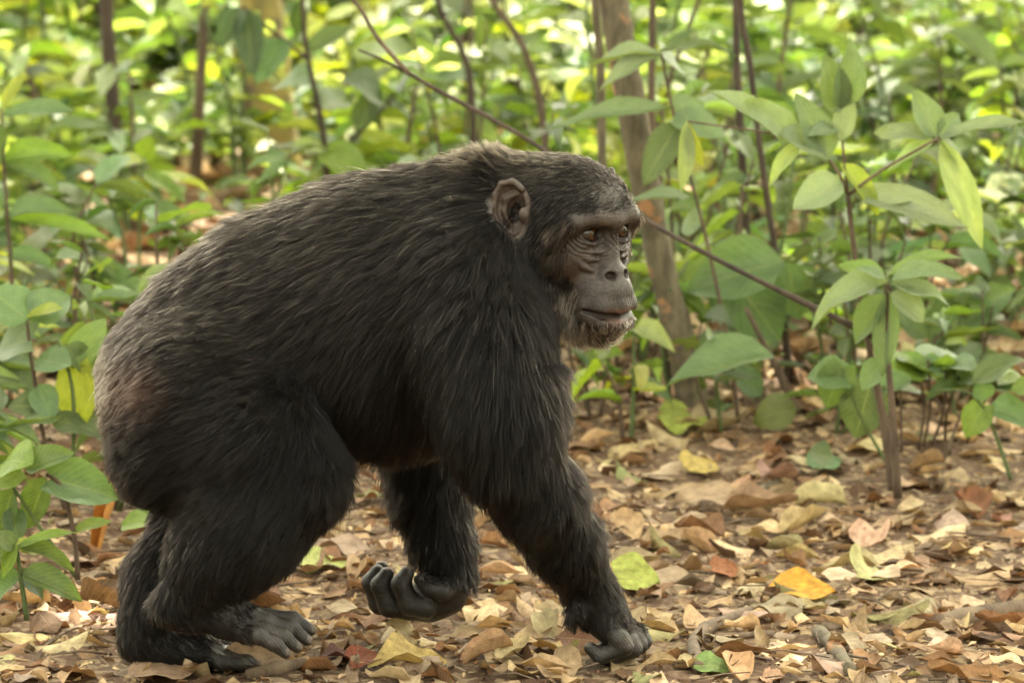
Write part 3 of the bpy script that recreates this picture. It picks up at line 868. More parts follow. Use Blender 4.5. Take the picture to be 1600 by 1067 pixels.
    bp = N(nt, 'Bump', i_Strength=0.5, i_Distance=0.003 if not attr else 0.004); nt.links.new(ht, bp.inputs['Height']); nt.links.new(bp.outputs[0], b.inputs['Normal'])
    tr = N(nt, 'BsdfTranslucent')
    tm = N(nt, 'Mix', data_type='RGBA', blend_type='MULTIPLY'); tm.inputs[0].default_value = 1; nt.links.new(col, tm.inputs[6]); tm.inputs[7].default_value = (1.25, 1.28, 0.42, 1) if not dry else (1.1, .9, .6, 1)
    nt.links.new(tm.outputs[2], tr.inputs['Color'])
    ms = N(nt, 'MixShader'); ms.inputs[0].default_value = 0.14 if dry else 0.38
    nt.links.new(b.outputs[0], ms.inputs[1]); nt.links.new(tr.outputs[0], ms.inputs[2]); nt.links.new(ms.outputs[0], out.inputs[0])
    return m
m_leaf = leaf_material('green_leaf'); m_dry = leaf_material('dead_leaf', dry=True)
m_leafmass = leaf_material('green_leaf_mass', attr='tint'); m_drymass = leaf_material('dead_leaf_mass', dry=True, attr='tint')
LEAF = {}
for sh in ('lance', 'oval', 'heart', 'obov'):
    LEAF[sh] = [leaf_mesh('leaf', m_leaf, sh, bend=bd, fold=fo, wave=wv, twist=tw, seed=sd_, petiole=0.10)
                for sd_, (bd, fo, wv, tw) in enumerate(((.05, .10, .02, 0), (.18, .16, .03, .15), (.32, .10, .04, -.2), (.45, .2, .03, .25), (.12, .05, .05, -.35), (-.08, .14, .03, .1)))]
def orient(base, tip, hint, length, width):
    a = np.asarray(tip, float) - np.asarray(base, float); a /= np.linalg.norm(a)
    n = np.asarray(hint, float) - np.dot(hint, a) * a
    n /= np.linalg.norm(n) + 1e-9
    s_ = np.cross(n, a)
    M = Matrix(((a[0], s_[0], n[0], base[0]), (a[1], s_[1], n[1], base[1]), (a[2], s_[2], n[2], base[2]), (0, 0, 0, 1)))
    return M @ Matrix.Diagonal((length, width, length, 1))
def add_leaf(parent, base, tip, width, hint, color, dust=0.0, shape='lance', var=None, name='leaf'):
    me = LEAF[shape][random.randrange(6) if var is None else var]
    o = link(bpy.data.objects.new(name, me))
    L_ = float(np.linalg.norm(np.asarray(tip) - np.asarray(base)))
    o.parent = parent
    o.matrix_parent_inverse = Matrix.Translation(-Vector(parent.location)) if parent is not None else Matrix()
    o.matrix_basis = orient(base, tip, hint, L_, width)
    o.color = (*color, dust)
    return o
def jit(c, s=0.18):
    k = 1 + random.gauss(0, s)
    return tuple(max(0.004, x_ * k * (1 + random.gauss(0, s * .4))) for x_ in c)
def tube_geo(pts, rad, n=7):
    pts = [np.asarray(p, float) for p in pts]
    V, F = [], []
    for i, p in enumerate(pts):
        t = pts[min(i + 1, len(pts) - 1)] - pts[max(i - 1, 0)]
        t = t / (np.linalg.norm(t) + 1e-9)
        u = np.cross(t, [0, 1, 0.13]); u /= np.linalg.norm(u) + 1e-9
        w = np.cross(t, u)
        for q in range(n):
            a = 6.2832 * q / n
            V.append(p + rad[i] * (math.cos(a) * u + math.sin(a) * w))
    for i in range(len(pts) - 1):
        for q in range(n):
            F.append((i * n + q, i * n + (q + 1) % n, (i + 1) * n + (q + 1) % n, (i + 1) * n + q))
    F.append(tuple(range(n - 1, -1, -1))); F.append(tuple((len(pts) - 1) * n + q for q in range(n)))
    return V, F
def smooth_path(pts, rad, m=5):
    """Catmull-Rom through the points"""
    P = [np.asarray(p, float) for p in pts]
    P = [2 * P[0] - P[1]] + P + [2 * P[-1] - P[-2]]
    o, r = [], []
    for i in range(1, len(P) - 2):
        for q in range(m):
            t = q / m
            o.append(0.5 * (2 * P[i] + (P[i + 1] - P[i - 1]) * t + (2 * P[i - 1] - 5 * P[i] + 4 * P[i + 1] - P[i + 2]) * t * t + (3 * P[i] - P[i - 1] - 3 * P[i + 1] + P[i + 2]) * t ** 3))
            r.append(rad[i - 1] * (1 - t) + rad[i] * t)
    o.append(P[-2]); r.append(rad[-1])
    return o, r
def tube(name, pts, rad, mat, parent=None, n=7, m=5, knobby=0.0):
    o_, r_ = smooth_path(pts, rad, m)
    if knobby: r_ = [q * (1 + random.gauss(0, knobby)) for q in r_]
    loc = np.asarray(parent.location) if parent is not None else np.zeros(3)
    V, F = tube_geo([p - loc for p in o_], r_, n)
    return mesh_obj(name, V, F, mat, parent)
def bark_material(name, c1, c2, c3=None, sc=30.0, patch=0.6):
    m, nt, out = new_mat(name)
    tc = N(nt, 'TexCoord'); mp = N(nt, 'Mapping'); mp.inputs['Scale'].default_value = (1, 1, .35); nt.links.new(tc.outputs['Object'], mp.inputs['Vector'])
    n1 = N(nt, 'TexNoise', i_Scale=sc, i_Detail=7.0, i_Roughness=.7); n2 = N(nt, 'TexNoise', i_Scale=sc * .35, i_Detail=4.0)
    nt.links.new(mp.outputs[0], n1.inputs['Vector']); nt.links.new(tc.outputs['Object'], n2.inputs['Vector'])
    r = N(nt, 'ValToRGB'); r.color_ramp.elements[0].position = .35; r.color_ramp.elements[1].position = .68
    r.color_ramp.elements[0].color = (*c1, 1); r.color_ramp.elements[1].color = (*c2, 1); nt.links.new(n1.outputs['Fac'], r.inputs[0])
    col = r.outputs[0]
    if c3:
        r2 = N(nt, 'ValToRGB'); r2.color_ramp.elements[0].position = patch; r2.color_ramp.elements[1].position = patch + .06; nt.links.new(n2.outputs['Fac'], r2.inputs[0])
        mx = N(nt, 'Mix', data_type='RGBA'); nt.links.new(r2.outputs[0], mx.inputs[0]); nt.links.new(col, mx.inputs[6]); mx.inputs[7].default_value = (*c3, 1); col = mx.outputs[2]
    b = N(nt, 'BsdfPrincipled', i_Roughness=.85); nt.links.new(col, b.inputs['Base Color'])
    bp = N(nt, 'Bump', i_Strength=.8, i_Distance=.006); nt.links.new(n1.outputs['Fac'], bp.inputs['Height']); nt.links.new(bp.outputs[0], b.inputs['Normal'])
    nt.links.new(b.outputs[0], out.inputs[0])
    return m
m_stem = bark_material('woody_stem', (.05, .032, .02), (.16, .11, .07))
m_greenstem = bark_material('green_stem', (.06, .09, .03), (.14, .18, .06))
m_bark = bark_material('sapling_bark', (.065, .052, .03), (.19, .155, .095), (.36, .18, .08), 45.0, .60)
m_bark_moss = bark_material('mossy_bark', (.14, .11, .045), (.36, .29, .07), (.10, .07, .04), 25.0, .56)
m_twig = bark_material('dead_wood', (.07, .045, .03), (.22, .155, .10))
m_darkbark = bark_material('dark_bark', (.03, .02, .014), (.09, .06, .04))

G_MID = (.095, .145, .042); G_DARK = (.042, .075, .026); G_YEL = (.30, .34, .030); G_FRESH = (.16, .25, .036); G_DUST = (.17, .245, .125); G_GREY = (.105, .185, .075); G_GLARE = (.60, .64, .46); G_PALE = (.32, .40, .15)  # the near-white entry imitates bright light spots in leaf colour
def hint(phi, tw=0.0):
    """leaf normal: 0 faces the path's near side, 90 faces up"""
    p = R(phi); return np.array([math.sin(R(tw)), -math.cos(p) * math.cos(R(tw)), math.sin(p)])
VIEW = np.array([0, -_cp, _sp])
def pleaf(parent, b, t, wpx, Y, color, dust=0.3, shape='lance', phi=55, tw=0, dY=0.0, var=None):
    B, T_ = at(b[0], b[1], Y), at(t[0], t[1], Y + dY)
    a = T_ - B; a /= np.linalg.norm(a)
    n = hint(phi, tw); n = n - n.dot(a) * a; n /= np.linalg.norm(n)
    f = max(0.45, abs(n.dot(VIEW)))
    return add_leaf(parent, B, T_, wpx / scale_at(Y) / f, hint(phi, tw), jit(color, .08), dust, shape, var)

# ------------------------------------------------------------------ named plants beside the path
def plant(name, label, cat, base):
    o = empty(name, (base[0], base[1], float(gh(base[0], base[1]))))
    tag(o, label, cat)
    return o
def stem_px(parent, pts, mat=None, name='stem'):
    """pts: (px,py,Y,width px)"""
    P = [at(a, b, Y) for a, b, Y, w in pts]
    rr = [w / 2 / scale_at(Y) for a, b, Y, w in pts]
    return tube(name, P, rr, mat or m_stem, parent)
# dusty sapling with two whorls
Y1 = gY(762)
s1 = plant('sapling', 'dusty pale-leaved sapling with two whorls of drooping narrow leaves above the path edge', 'sapling', at(1395, 762, Y1))
stem_px(s1, [(1397, 765, Y1, 19), (1388, 700, Y1, 17), (1378, 640, Y1, 14), (1352, 510, Y1, 9), (1336, 400, Y1, 9), (1325, 305, Y1, 8)])
stem_px(s1, [(1325, 305, Y1, 5), (1305, 262, Y1, 5), (1262, 222, Y1 + .02, 4), (1180, 205, Y1 + .03, 3.5), (1074, 190, Y1 + .05, 3)], m_twig, 'twig')
stem_px(s1, [(1325, 305, Y1, 6), (1380, 265, Y1 - .02, 5), (1466, 216, Y1 - .04, 4)], m_twig, 'twig')
stem_px(s1, [(1325, 305, Y1, 5), (1318, 240, Y1, 4), (1312, 150, Y1 + .02, 3)], m_twig, 'twig')
for b_, t_, w, c, du, sh, phi, tw, va in (
    ((1072, 190), (1066, 302), 30, G_PALE, .4, 'lance', 20, 20, 0), ((1076, 192), (1098, 268), 30, G_YEL, .3, 'lance', 20, -30, 1),
    ((1200, 205), (1110, 132), 34, G_DUST, .6, 'lance', 50, 0, 1), ((1245, 218), (1170, 152), 32, G_DUST, .5, 'oval', 45, 0, 4),
    ((1255, 220), (1195, 282), 22, G_PALE, .4, 'lance', 50, 0, 2), ((1290, 240), (1210, 200), 44, G_DUST, .6, 'oval', 40, 0, 1),
    ((1296, 250), (1245, 145), 52, G_GREY, .5, 'oval', 40, 0, 0), ((1316, 280), (1240, 330), 56, G_DUST, .75, 'oval', 35, 0, 5),
    ((1310, 200), (1262, 210), 26, G_DUST, .5, 'oval', 45, 0, 1), ((1312, 255), (1380, 335), 30, G_YEL, .3, 'lance', 40, 10, 1),
    ((1330, 300), (1515, 352), 52, G_DUST, .55, 'lance', 45, 0, 0), ((1335, 320), (1440, 315), 20, G_DUST, .5, 'lance', 60, 0, 4),
    ((1312, 175), (1290, 85), 44, G_GREY, .4, 'oval', 35, 0, 0), ((1312, 170), (1335, 60), 50, G_GREY, .4, 'oval', 35, 20, 1),
    ((1312, 220), (1328, 130), 34, G_DUST, .7, 'oval', 30, 20, 2),
    ((1465, 215), (1424, 140), 48, G_GREY, .5, 'oval', 35, 0, 5), ((1466, 212), (1502, 175), 34, G_GREY, .5, 'oval', 40, 30, 1),
    ((1465, 217), (1385, 266), 22, G_PALE, .35, 'lance', 60, 0, 0), ((1470, 217), (1606, 186), 22, G_DUST, .4, 'lance', 60, 0, 0),
    ((1470, 220), (1537, 392), 52, G_PALE, .2, 'lance', 25, 0, 0), ((1462, 212), (1366, 200), 20, G_DUST, .5, 'lance', 60, 0, 4),
    ((1468, 222), (1520, 265), 26, G_DUST, .4, 'oval', 60, 0, 2)):
    pleaf(s1, b_, t_, w, Y1, c, du, sh, phi, tw, var=va, dY=random.uniform(-.05, .03))
# lower sapling
Y2 = gY(775)
s2 = plant('sapling', 'short dusty sapling with one broad whorl and a leaf hanging down its stem', 'sapling', at(1402, 775, Y2))
stem_px(s2, [(1403, 778, Y2, 15), (1396, 660, Y2, 12), (1388, 560, Y2, 9), (1386, 440, Y2, 9)])
for b_, t_, w, c, du, sh, phi, tw, va in (
    ((1388, 442), (1245, 490), 52, G_DUST, .5, 'lance', 50, 0, 3), ((1384, 440), (1310, 412), 36, G_FRESH, .1, 'oval', 55, 0, 0),
    ((1384, 436), (1338, 416), 18, G_GREY, .4, 'lance', 65, 0, 0), ((1390, 432), (1506, 382), 36, G_FRESH, .25, 'lance', 50, 0, 2),
    ((1392, 438), (1508, 422), 26, G_GREY, .5, 'lance', 60, 0, 1), ((1392, 445), (1495, 462), 36, G_DUST, .5, 'lance', 50, 0, 2),
    ((1388, 455), (1378, 592), 46, G_GREY, .35, 'lance', 15, 0, 0), ((1392, 458), (1450, 500), 42, G_DUST, .55, 'oval', 50, 0, 1),
    ((1384, 460), (1330, 540), 44, G_GREY, .4, 'oval', 45, 0, 1), ((1380, 560), (1345, 610), 38, G_GREY, .4, 'oval', 40, 0, 0)):
    pleaf(s2, b_, t_, w, Y2 + random.uniform(-.03, .03), c, du, sh, phi, tw, var=va)
# heart-leaved seedlings
Y3 = gY(735)
s3 = plant('seedling', 'dark green heart-leaved seedling with deeply veined leaves at the sapling foot', 'plant', at(1392, 735, Y3))
stem_px(s3, [(1396, 742, Y3, 8), (1385, 680, Y3, 6), (1362, 605, Y3, 5)], m_greenstem)
stem_px(s3, [(1396, 742, Y3, 6), (1350, 660, Y3, 5), (1315, 575, Y3, 4)], m_greenstem)
for b_, t_, w, c, sh, phi, va in (((1358, 606), (1336, 686), 78, G_MID, 'heart', 25, 0), ((1322, 590), (1258, 585), 56, G_GREY, 'heart', 50, 1), ((1316, 572), (1290, 640), 60, G_MID, 'heart', 45, 4),
                                  ((1372, 610), (1425, 585), 34, G_GREY, 'oval', 55, 1), ((1300, 715), (1262, 705), 40, G_MID, 'oval', 60, 0)):
    pleaf(s3, b_, t_, w, Y3, c, .12, sh, phi, 0, var=va)
Y4 = gY(705)
s4 = plant('seedling', 'clump of thin-stemmed seedlings with glossy fresh leaves and bare lower stalks', 'plant', at(1450, 705, Y4))
for x0, x1, y1 in ((1430, 1405, 580), (1440, 1436, 575), (1450, 1450, 560), (1460, 1478, 570), (1470, 1500, 585), (1480, 1530, 600), (1425, 1390, 600), (1490, 1560, 590)):
    x0 = 1450 + (x0 - 1455) * random.uniform(.8, 2.2); yb_ = Y4 + random.uniform(-.1, .12)
    stem_px(s4, [(x0, 704 - (yb_ - Y4) * 190, yb_, 5), ((x0 + x1) / 2 + random.uniform(-9, 9), (708 + y1) / 2, Y4, 4.5), (x1, y1, Y4, 3.5)], m_stem)
    for q in range(4):
        a = random.uniform(-.2, 3.3); l_ = random.uniform(45, 85)
        pleaf(s4, (x1, y1 + random.uniform(-5, 12)), (x1 + l_ * math.cos(a), y1 - l_ * .38 * math.sin(a) + 6), random.uniform(20, 34), Y4, random.choice((G_FRESH, G_MID, G_GREY, G_FRESH)), .1, random.choice(('lance', 'oval')), random.uniform(45, 70), 0, dY=random.uniform(-.1, .1))
Y5 = gY(745)
s5 = plant('seedling', 'seedling with a bright pointed heart-shaped leaf and trailing pale stalks', 'plant', at(1575, 745, Y5))
stem_px(s5, [(1580, 750, Y5, 7), (1560, 690, Y5, 6), (1540, 640, Y5, 5)], m_greenstem)
stem_px(s5, [(1540, 640, Y5, 4), (1510, 612, Y5, 3), (1462, 610, Y5, 3)], m_greenstem)
for b_, t_, w, c, sh, phi, va in (((1538, 632), (1508, 684), 50, G_FRESH, 'heart', 30, 0), ((1545, 636), (1625, 660), 42, G_GREY, 'oval', 50, 1), ((1540, 625), (1530, 590), 36, G_GREY, 'oval', 40, 0), ((1520, 600), (1600, 545), 44, G_MID, 'lance', 55, 2), ((1580, 610), (1640, 600), 34, G_FRESH, 'lance', 55, 0)):
    pleaf(s5, b_, t_, w, Y5, c, .15, sh, phi, 0, var=va)
# broad leaves behind the head
Y6 = gY(640) 
s6 = plant('broadleaf_plant', 'broadleaf plant with very large dark green veined blades behind the leaning trunk', 'plant', at(1180, 640, Y6))
stem_px(s6, [(1245, 645, Y6, 14), (1215, 580, Y6, 10), (1165, 480, Y6, 7)], m_stem)
stem_px(s6, [(1245, 645, Y6, 9), (1230, 600, Y6, 8), (1200, 545, Y6, 6)], m_stem)
for b_, t_, w, c, sh, phi, va, yo in (((1120, 400), (1222, 535), 120, G_GREY, 'oval', 25, 0, .1), ((1225, 408), (1062, 452), 100, G_GREY, 'oval', 30, 1, .05), ((1208, 556), (1032, 588), 62, G_GREY, 'oval', 55, 1, -.3),
                                      ((1230, 410), (1250, 500), 80, G_GREY, 'oval', 30, 0, .15), ((1245, 640), (1170, 650), 55, (.16, .18, .05), 'oval', 45, 2, -.1), ((1190, 620), (1130, 560), 40, G_GREY, 'oval', 50, 0, .1)):
    pleaf(s6, b_, t_, w, Y6 + yo, c, .1, sh, phi, 0, var=va)
Y7 = gY(600)
s7 = plant('broadleaf_plant', 'broadleaf plant with one long pale-ribbed blade arching over bare ground', 'plant', at(1450, 600, Y7))
stem_px(s7, [(1450, 602, Y7, 9), (1455, 560, Y7, 8), (1462, 520, Y7, 6)], m_greenstem)
for b_, t_, w, c, sh, phi, va in (((1452, 535), (1585, 440), 72, G_GREY, 'oval', 40, 1), ((1448, 530), (1400, 460), 50, G_GREY, 'oval', 40, 0), ((1460, 540), (1500, 520), 40, G_FRESH, 'oval', 50, 0), ((1450, 560), (1600, 575), 40, G_MID, 'lance', 55, 1)):
    pleaf(s7, b_, t_, w, Y7, c, .25, sh, phi, 0, var=va)
# tall thin stem with leaf crown beside the head
Y8 = gY(655)
s8 = plant('sapling', 'slender bare-stemmed sapling carrying pale leaves high beside the mottled trunk', 'sapling', at(1152, 655, Y8))
stem_px(s8, [(1154, 660, Y8, 8), (1142, 560, Y8, 7), (1112, 410, Y8, 6), (1085, 300, Y8, 5), (1052, 175, Y8, 5), (1033, 84, Y8, 4)], m_stem)
for b_, t_, w, c, du, sh, phi, va in (((1032, 86), (914, 92), 26, G_DUST, .5, 'lance', 60, 1), ((1030, 88), (930, 136), 34, G_DUST, .45, 'lance', 50, 1), ((1034, 88), (1070, 112), 36, G_GREY, .4, 'oval', 45, 0), ((1033, 82), (1150, 62), 24, G_MID, .2, 'lance', 60, 2),
    ((1050, 170), (860, 195), 30, G_GREY, .4, 'lance', 60, 0), ((1060, 190), (1005, 290), 52, G_MID, .1, 'oval', 25, 0), ((1056, 185), (1100, 160), 60, G_GREY, .4, 'oval', 40, 1), ((1085, 310), (985, 310), 18, G_GREY, .3, 'lance', 65, 0),
    ((1098, 350), (1060, 345), 40, G_GREY, .5, 'oval', 40, 2), ((1052, 180), (1130, 215), 40, G_GREY, .4, 'oval', 45, 0)):
    pleaf(s8, b_, t_, w, Y8, c, du, sh, phi, 0, var=va, dY=random.uniform(-.08, .08))

# left side of the path
Yl = gY(965)
l1 = plant('seedling', 'small fresh green seedling with lance leaves rooted at the path edge', 'plant', at(42, 965, Yl))
stem_px(l1, [(42, 968, Yl, 9), (34, 910, Yl, 8), (26, 855, Yl, 6)], m_greenstem)
for b_, t_, w, c, sh, phi, va in (((26, 852), (122, 884), 22, G_MID, 'lance', 60, 1), ((30, 895), (132, 930), 36, G_MID, 'lance', 55, 1), ((26, 850), (2, 905), 26, G_FRESH, 'lance', 35, 1), ((24, 850), (62, 862), 20, G_YEL, 'oval', 50, 0), ((30, 890), (80, 935), 34, G_DARK, 'lance', 50, 2),
    ((24, 850), (-30, 900), 30, G_MID, 'lance', 45, 1), ((28, 855), (118, 828), 16, G_FRESH, 'lance', 60, 0), ((24, 856), (-10, 830), 26, G_MID, 'oval', 50, 0), ((34, 900), (-20, 945), 34, G_GREY, 'oval', 50, 1)):
    pleaf(l1, b_, t_, w, Yl, c, .05, sh, phi, 0, var=va, dY=random.uniform(-.04, .04))
Yl2 = gY(900)
l2 = plant('pepper_plant', 'leafy plant with broad quilted heart-shaped leaves close to the rump', 'plant', at(120, 900, Yl2))
stem_px(l2, [(122, 905, Yl2, 9), (115, 830, Yl2, 8), (95, 760, Yl2, 7), (72, 740, Yl2, 6)], m_stem)
stem_px(l2, [(122, 905, Yl2, 7), (60, 820, Yl2, 6), (20, 760, Yl2, 5)], m_greenstem)
for b_, t_, w, c, sh, phi, va in (((78, 748), (192, 774), 66, G_GREY, 'heart', 35, 1), ((72, 745), (40, 828), 44, G_MID, 'oval', 35, 0), ((40, 735), (112, 700), 34, G_MID, 'oval', 50, 1), ((30, 738), (-20, 760), 40, G_FRESH, 'heart', 45, 0),
    ((22, 762), (-10, 850), 50, G_MID, 'oval', 35, 1), ((20, 790), (28, 850), 40, G_GREY, 'oval', 30, 0), ((10, 720), (45, 715), 40, G_FRESH, 'oval', 45, 2), ((115, 830), (175, 812), 20, G_FRESH, 'lance', 60, 0), ((190, 820), (250, 808), 26, G_FRESH, 'oval', 55, 0)):
    pleaf(l2, b_, t_, w, Yl2, c, .08, sh, phi, 0, var=va, dY=random.uniform(-.04, .04))
Yl3 = gY(800)
l3 = plant('pepper_plant', 'tall leafy plant with one yellow-green leaf hanging among dull green ones', 'plant', at(100, 800, Yl3))
stem_px(l3, [(105, 806, Yl3, 8), (115, 690, Yl3, 7), (112, 600, Yl3, 6), (90, 530, Yl3, 5)], m_greenstem)
stem_px(l3, [(105, 806, Yl3, 8), (70, 690, Yl3, 7), (52, 580, Yl3, 7), (42, 500, Yl3, 5)], m_stem)
for b_, t_, w, c, sh, phi, va in (((118, 572), (122, 680), 64, G_YEL, 'heart', 15, 0), ((112, 575), (165, 495), 50, G_FRESH, 'oval', 35, 0), ((45, 500), (-20, 450), 66, G_GREY, 'oval', 50, 0), ((48, 500), (110, 455), 60, G_GREY, 'oval', 40, 1),
    ((42, 495), (98, 480), 18, G_YEL, 'lance', 60, 0), ((50, 530), (-15, 545), 60, G_GREY, 'heart', 45, 1), ((60, 560), (110, 570), 40, G_GREY, 'oval', 45, 0), ((60, 600), (82, 660), 44, G_GREY, 'oval', 30, 0), ((75, 640), (15, 625), 40, G_MID, 'oval', 50, 2), ((95, 640), (40, 660), 40, G_MID, 'lance', 50, 1),
    ((100, 540), (150, 585), 34, G_MID, 'oval', 45, 1)):
    pleaf(l3, b_, t_, w, Yl3, c, .15, sh, phi, 0, var=va, dY=random.uniform(-.05, .05))
Yl4 = gY(640)
l4 = plant('seedling', 'upright seedling with long pale lance leaves spreading from one node', 'plant', at(15, 640, Yl4))
stem_px(l4, [(15, 645, Yl4, 9), (20, 480, Yl4, 8), (12, 345, Yl4, 6), (5, 250, Yl4, 5)], m_stem)
for b_, t_, w, c, sh, phi, va in (((12, 342), (180, 372), 26, G_FRESH, 'lance', 50, 0), ((12, 340), (105, 316), 24, G_GREY, 'lance', 60, 1), ((8, 330), (-60, 330), 40, G_FRESH, 'lance', 50, 0), ((6, 250), (112, 232), 34, G_FRESH, 'lance', 45, 1), ((6, 255), (100, 290), 30, G_GREY, 'lance', 50, 1),
    ((5, 250), (-30, 190), 30, G_MID, 'lance', 45, 0), ((3, 170), (40, 110), 20, G_YEL, 'lance', 45, 0), ((6, 180), (120, 170), 26, G_GREY, 'lance', 55, 0), ((10, 400), (90, 410), 26, G_GREY, 'lance', 55, 1)):
    pleaf(l4, b_, t_, w, Yl4, c, .12, sh, phi, 0, var=va, dY=random.uniform(-.08, .08))
stem_px(l4, [(5, 250, Yl4, 5), (3, 170, Yl4, 4)], m_stem)
Yl5 = gY(470)
l5 = plant('seedling', 'lone seedling with bright sunlit yellow-green leaves over bare soil', 'plant', at(216, 470, Yl5))
stem_px(l5, [(216, 474, Yl5, 7), (218, 360, Yl5, 6), (224, 245, Yl5, 4)], m_greenstem)
for b_, t_, w, c, sh, phi, va in (((224, 248), (234, 212), 30, G_FRESH, 'oval', 20, 0), ((224, 256), (192, 250), 24, G_YEL, 'oval', 45, 0), ((222, 275), (182, 330), 34, G_YEL, 'lance', 25, 0), ((222, 275), (208, 345), 40, G_YEL, 'oval', 20, 0), ((222, 275), (278, 300), 22, G_YEL, 'lance', 50, 0),
    ((224, 270), (290, 305), 26, G_FRESH, 'lance', 45, 2), ((222, 280), (345, 278), 22, G_PALE, 'lance', 60, 2), ((220, 330), (300, 340), 20, G_GREY, 'lance', 55, 1), ((222, 252), (160, 258), 16, G_YEL, 'lance', 60, 0)):
    pleaf(l5, b_, t_, w, Yl5, c, .02, sh, phi, 0, var=va, dY=random.uniform(-.1, .1))
# branch with dark hanging leaves over the back
Y9 = gY(420)
s9 = plant('sapling', 'sapling with dark shaded leaves hanging from forked twigs behind the shoulders', 'sapling', at(512, 420, Y9))
stem_px(s9, [(514, 425, Y9, 14), (510, 260, Y9, 12), (498, 170, Y9, 10), (478, 70, Y9, 8), (470, -60, Y9, 7)], m_darkbark)
stem_px(s9, [(484, 95, Y9, 6), (440, 60, Y9, 5), (380, 10, Y9, 4)], m_darkbark, 'twig')
stem_px(s9, [(510, 260, Y9, 6), (560, 210, Y9, 5), (620, 150, Y9, 4)], m_darkbark, 'twig')
for b_, t_, w, c, sh, phi, va in (((385, 15), (395, 120), 46, G_DARK, 'oval', 20, 0), ((372, 12), (345, 75), 40, G_DARK, 'oval', 25, 1), ((440, 60), (400, 130), 44, G_GREY, 'oval', 30, 0), ((470, 0), (462, 60), 30, G_DARK, 'lance', 20, 0),
    ((505, 230), (575, 280), 42, G_FRESH, 'oval', 40, 0), ((520, 235), (448, 222), 20, G_PALE, 'lance', 60, 2), ((622, 150), (600, 155), 46, G_DARK, 'oval', 30, 0), ((505, 210), (430, 190), 20, G_YEL, 'lance', 55, 1), ((560, 205), (590, 130), 40, G_MID, 'oval', 40, 0),
    ((600, 160), (540, 120), 36, G_DARK, 'oval', 45, 1), ((560, 210), (640, 235), 26, G_YEL, 'lance', 50, 0), ((498, 170), (560, 150), 30, G_MID, 'lance', 50, 1), ((480, 80), (550, 40), 34, G_MID, 'lance', 45, 0), ((490, 130), (420, 130), 34, G_GREY, 'oval', 45, 1)):
    pleaf(s9, b_, t_, w, Y9, c, .02, sh, phi, 0, var=va, dY=random.uniform(-.12, .12))
stem_px(s9, [(372, 12, Y9, 4), (440, 60, Y9, 5)], m_darkbark, 'twig')

# ------------------------------------------------------------------ trunks, stems, leaning branch
def trunk(name, label, cat, pts, mat, knob=.04, n=10):
    b0 = at(*pts[0][:3])
    o = empty(name, (b0[0], b0[1], float(gh(b0[0], b0[1])))); tag(o, label, cat)
    P = [at(a, b, Y) for a, b, Y, w in pts]; rr = [w / 2 / scale_at(Y) for a, b, Y, w in pts]
    tube('trunk', P, rr, mat, o, n=n, m=8, knobby=knob)
    return o
Yt = gY(632)
t1 = trunk('young_tree', 'young tree with mottled bark and orange flakes leaning behind the face', 'tree', [(1082, 645, Yt, 60), (1078, 600, Yt, 50), (1060, 520, Yt, 47), (1030, 400, Yt, 43), (1000, 240, Yt, 46), (975, 100, Yt, 46), (955, -30, Yt, 46), (930, -300, Yt, 40), (880, -900, Yt, 34)], m_bark)
Yt2 = gY(610)
trunk('thin_pole_tree', 'pale straight pole-thin tree beside the mottled trunk', 'tree', [(944, 612, Yt2, 17), (941, 300, Yt2, 15), (938, 100, Yt2, 13), (930, -30, Yt2, 13), (930, -500, Yt2, 9)], m_bark)
Yt3 = gY(600)
trunk('thin_pole_tree', 'dark thin pole tree with a slight bow between trunk and sapling', 'tree', [(1235, 602, Yt3, 14), (1215, 420, Yt3, 11), (1190, 250, Yt3, 10), (1172, 100, Yt3, 10), (1155, -30, Yt3, 9), (1140, -500, Yt3, 12)], m_darkbark)
Yt4 = gY(560)
trunk('thin_pole_tree', 'grey-brown thin pole tree standing upright behind the pale leaf crown', 'tree', [(1022, 562, Yt4, 13), (1020, 300, Yt4, 12), (1018, 100, Yt4, 11), (1020, -30, Yt4, 10), (1022, -500, Yt4, 12)], m_stem)
trunk('thin_pole_tree', 'dark slender pole tree almost touching the bowed one', 'tree', [(1172, 585, gY(585), 16), (1165, 350, gY(585), 14), (1152, 100, gY(585), 11), (1150, -30, gY(585), 11), (1146, -400, gY(585), 8)], m_darkbark)
Ym = gY(285)
trunk('mossy_tree', 'thick tree trunk covered in yellow moss deep in the growth', 'tree', [(428, 292, Ym, 110), (424, 240, Ym, 90), (415, 100, Ym, 74), (405, -30, Ym, 70), (395, -500, Ym, 60)], m_bark_moss)
trunk('dark_tree', 'dark shaded tree trunk with lichen far behind the lone seedling', 'tree', [(182, 330, gY(330), 28), (175, 150, gY(330), 24), (165, -20, gY(330), 22), (160, -400, gY(330), 34)], m_darkbark)
trunk('dark_tree', 'narrow brown tree trunk standing among dim leaves above the rump', 'tree', [(305, 300, gY(300), 20), (312, 150, gY(300), 17), (320, -20, gY(300), 15), (325, -400, gY(300), 20)], m_stem)
trunk('thin_pole_tree', 'bent dark stem forking through the bright leaves above the back', 'tree', [(860, 420, gY(420), 16), (850, 200, gY(420), 13), (820, 80, gY(420), 11), (775, 10, gY(420), 10), (740, -60, gY(420), 9)], m_stem)
trunk('thin_pole_tree', 'short dark stem rising straight into the bright leaves above the shoulder', 'tree', [(740, 400, gY(400), 12), (735, 130, gY(400), 11), (690, 20, gY(400), 9), (670, -60, gY(400), 9)], m_darkbark)
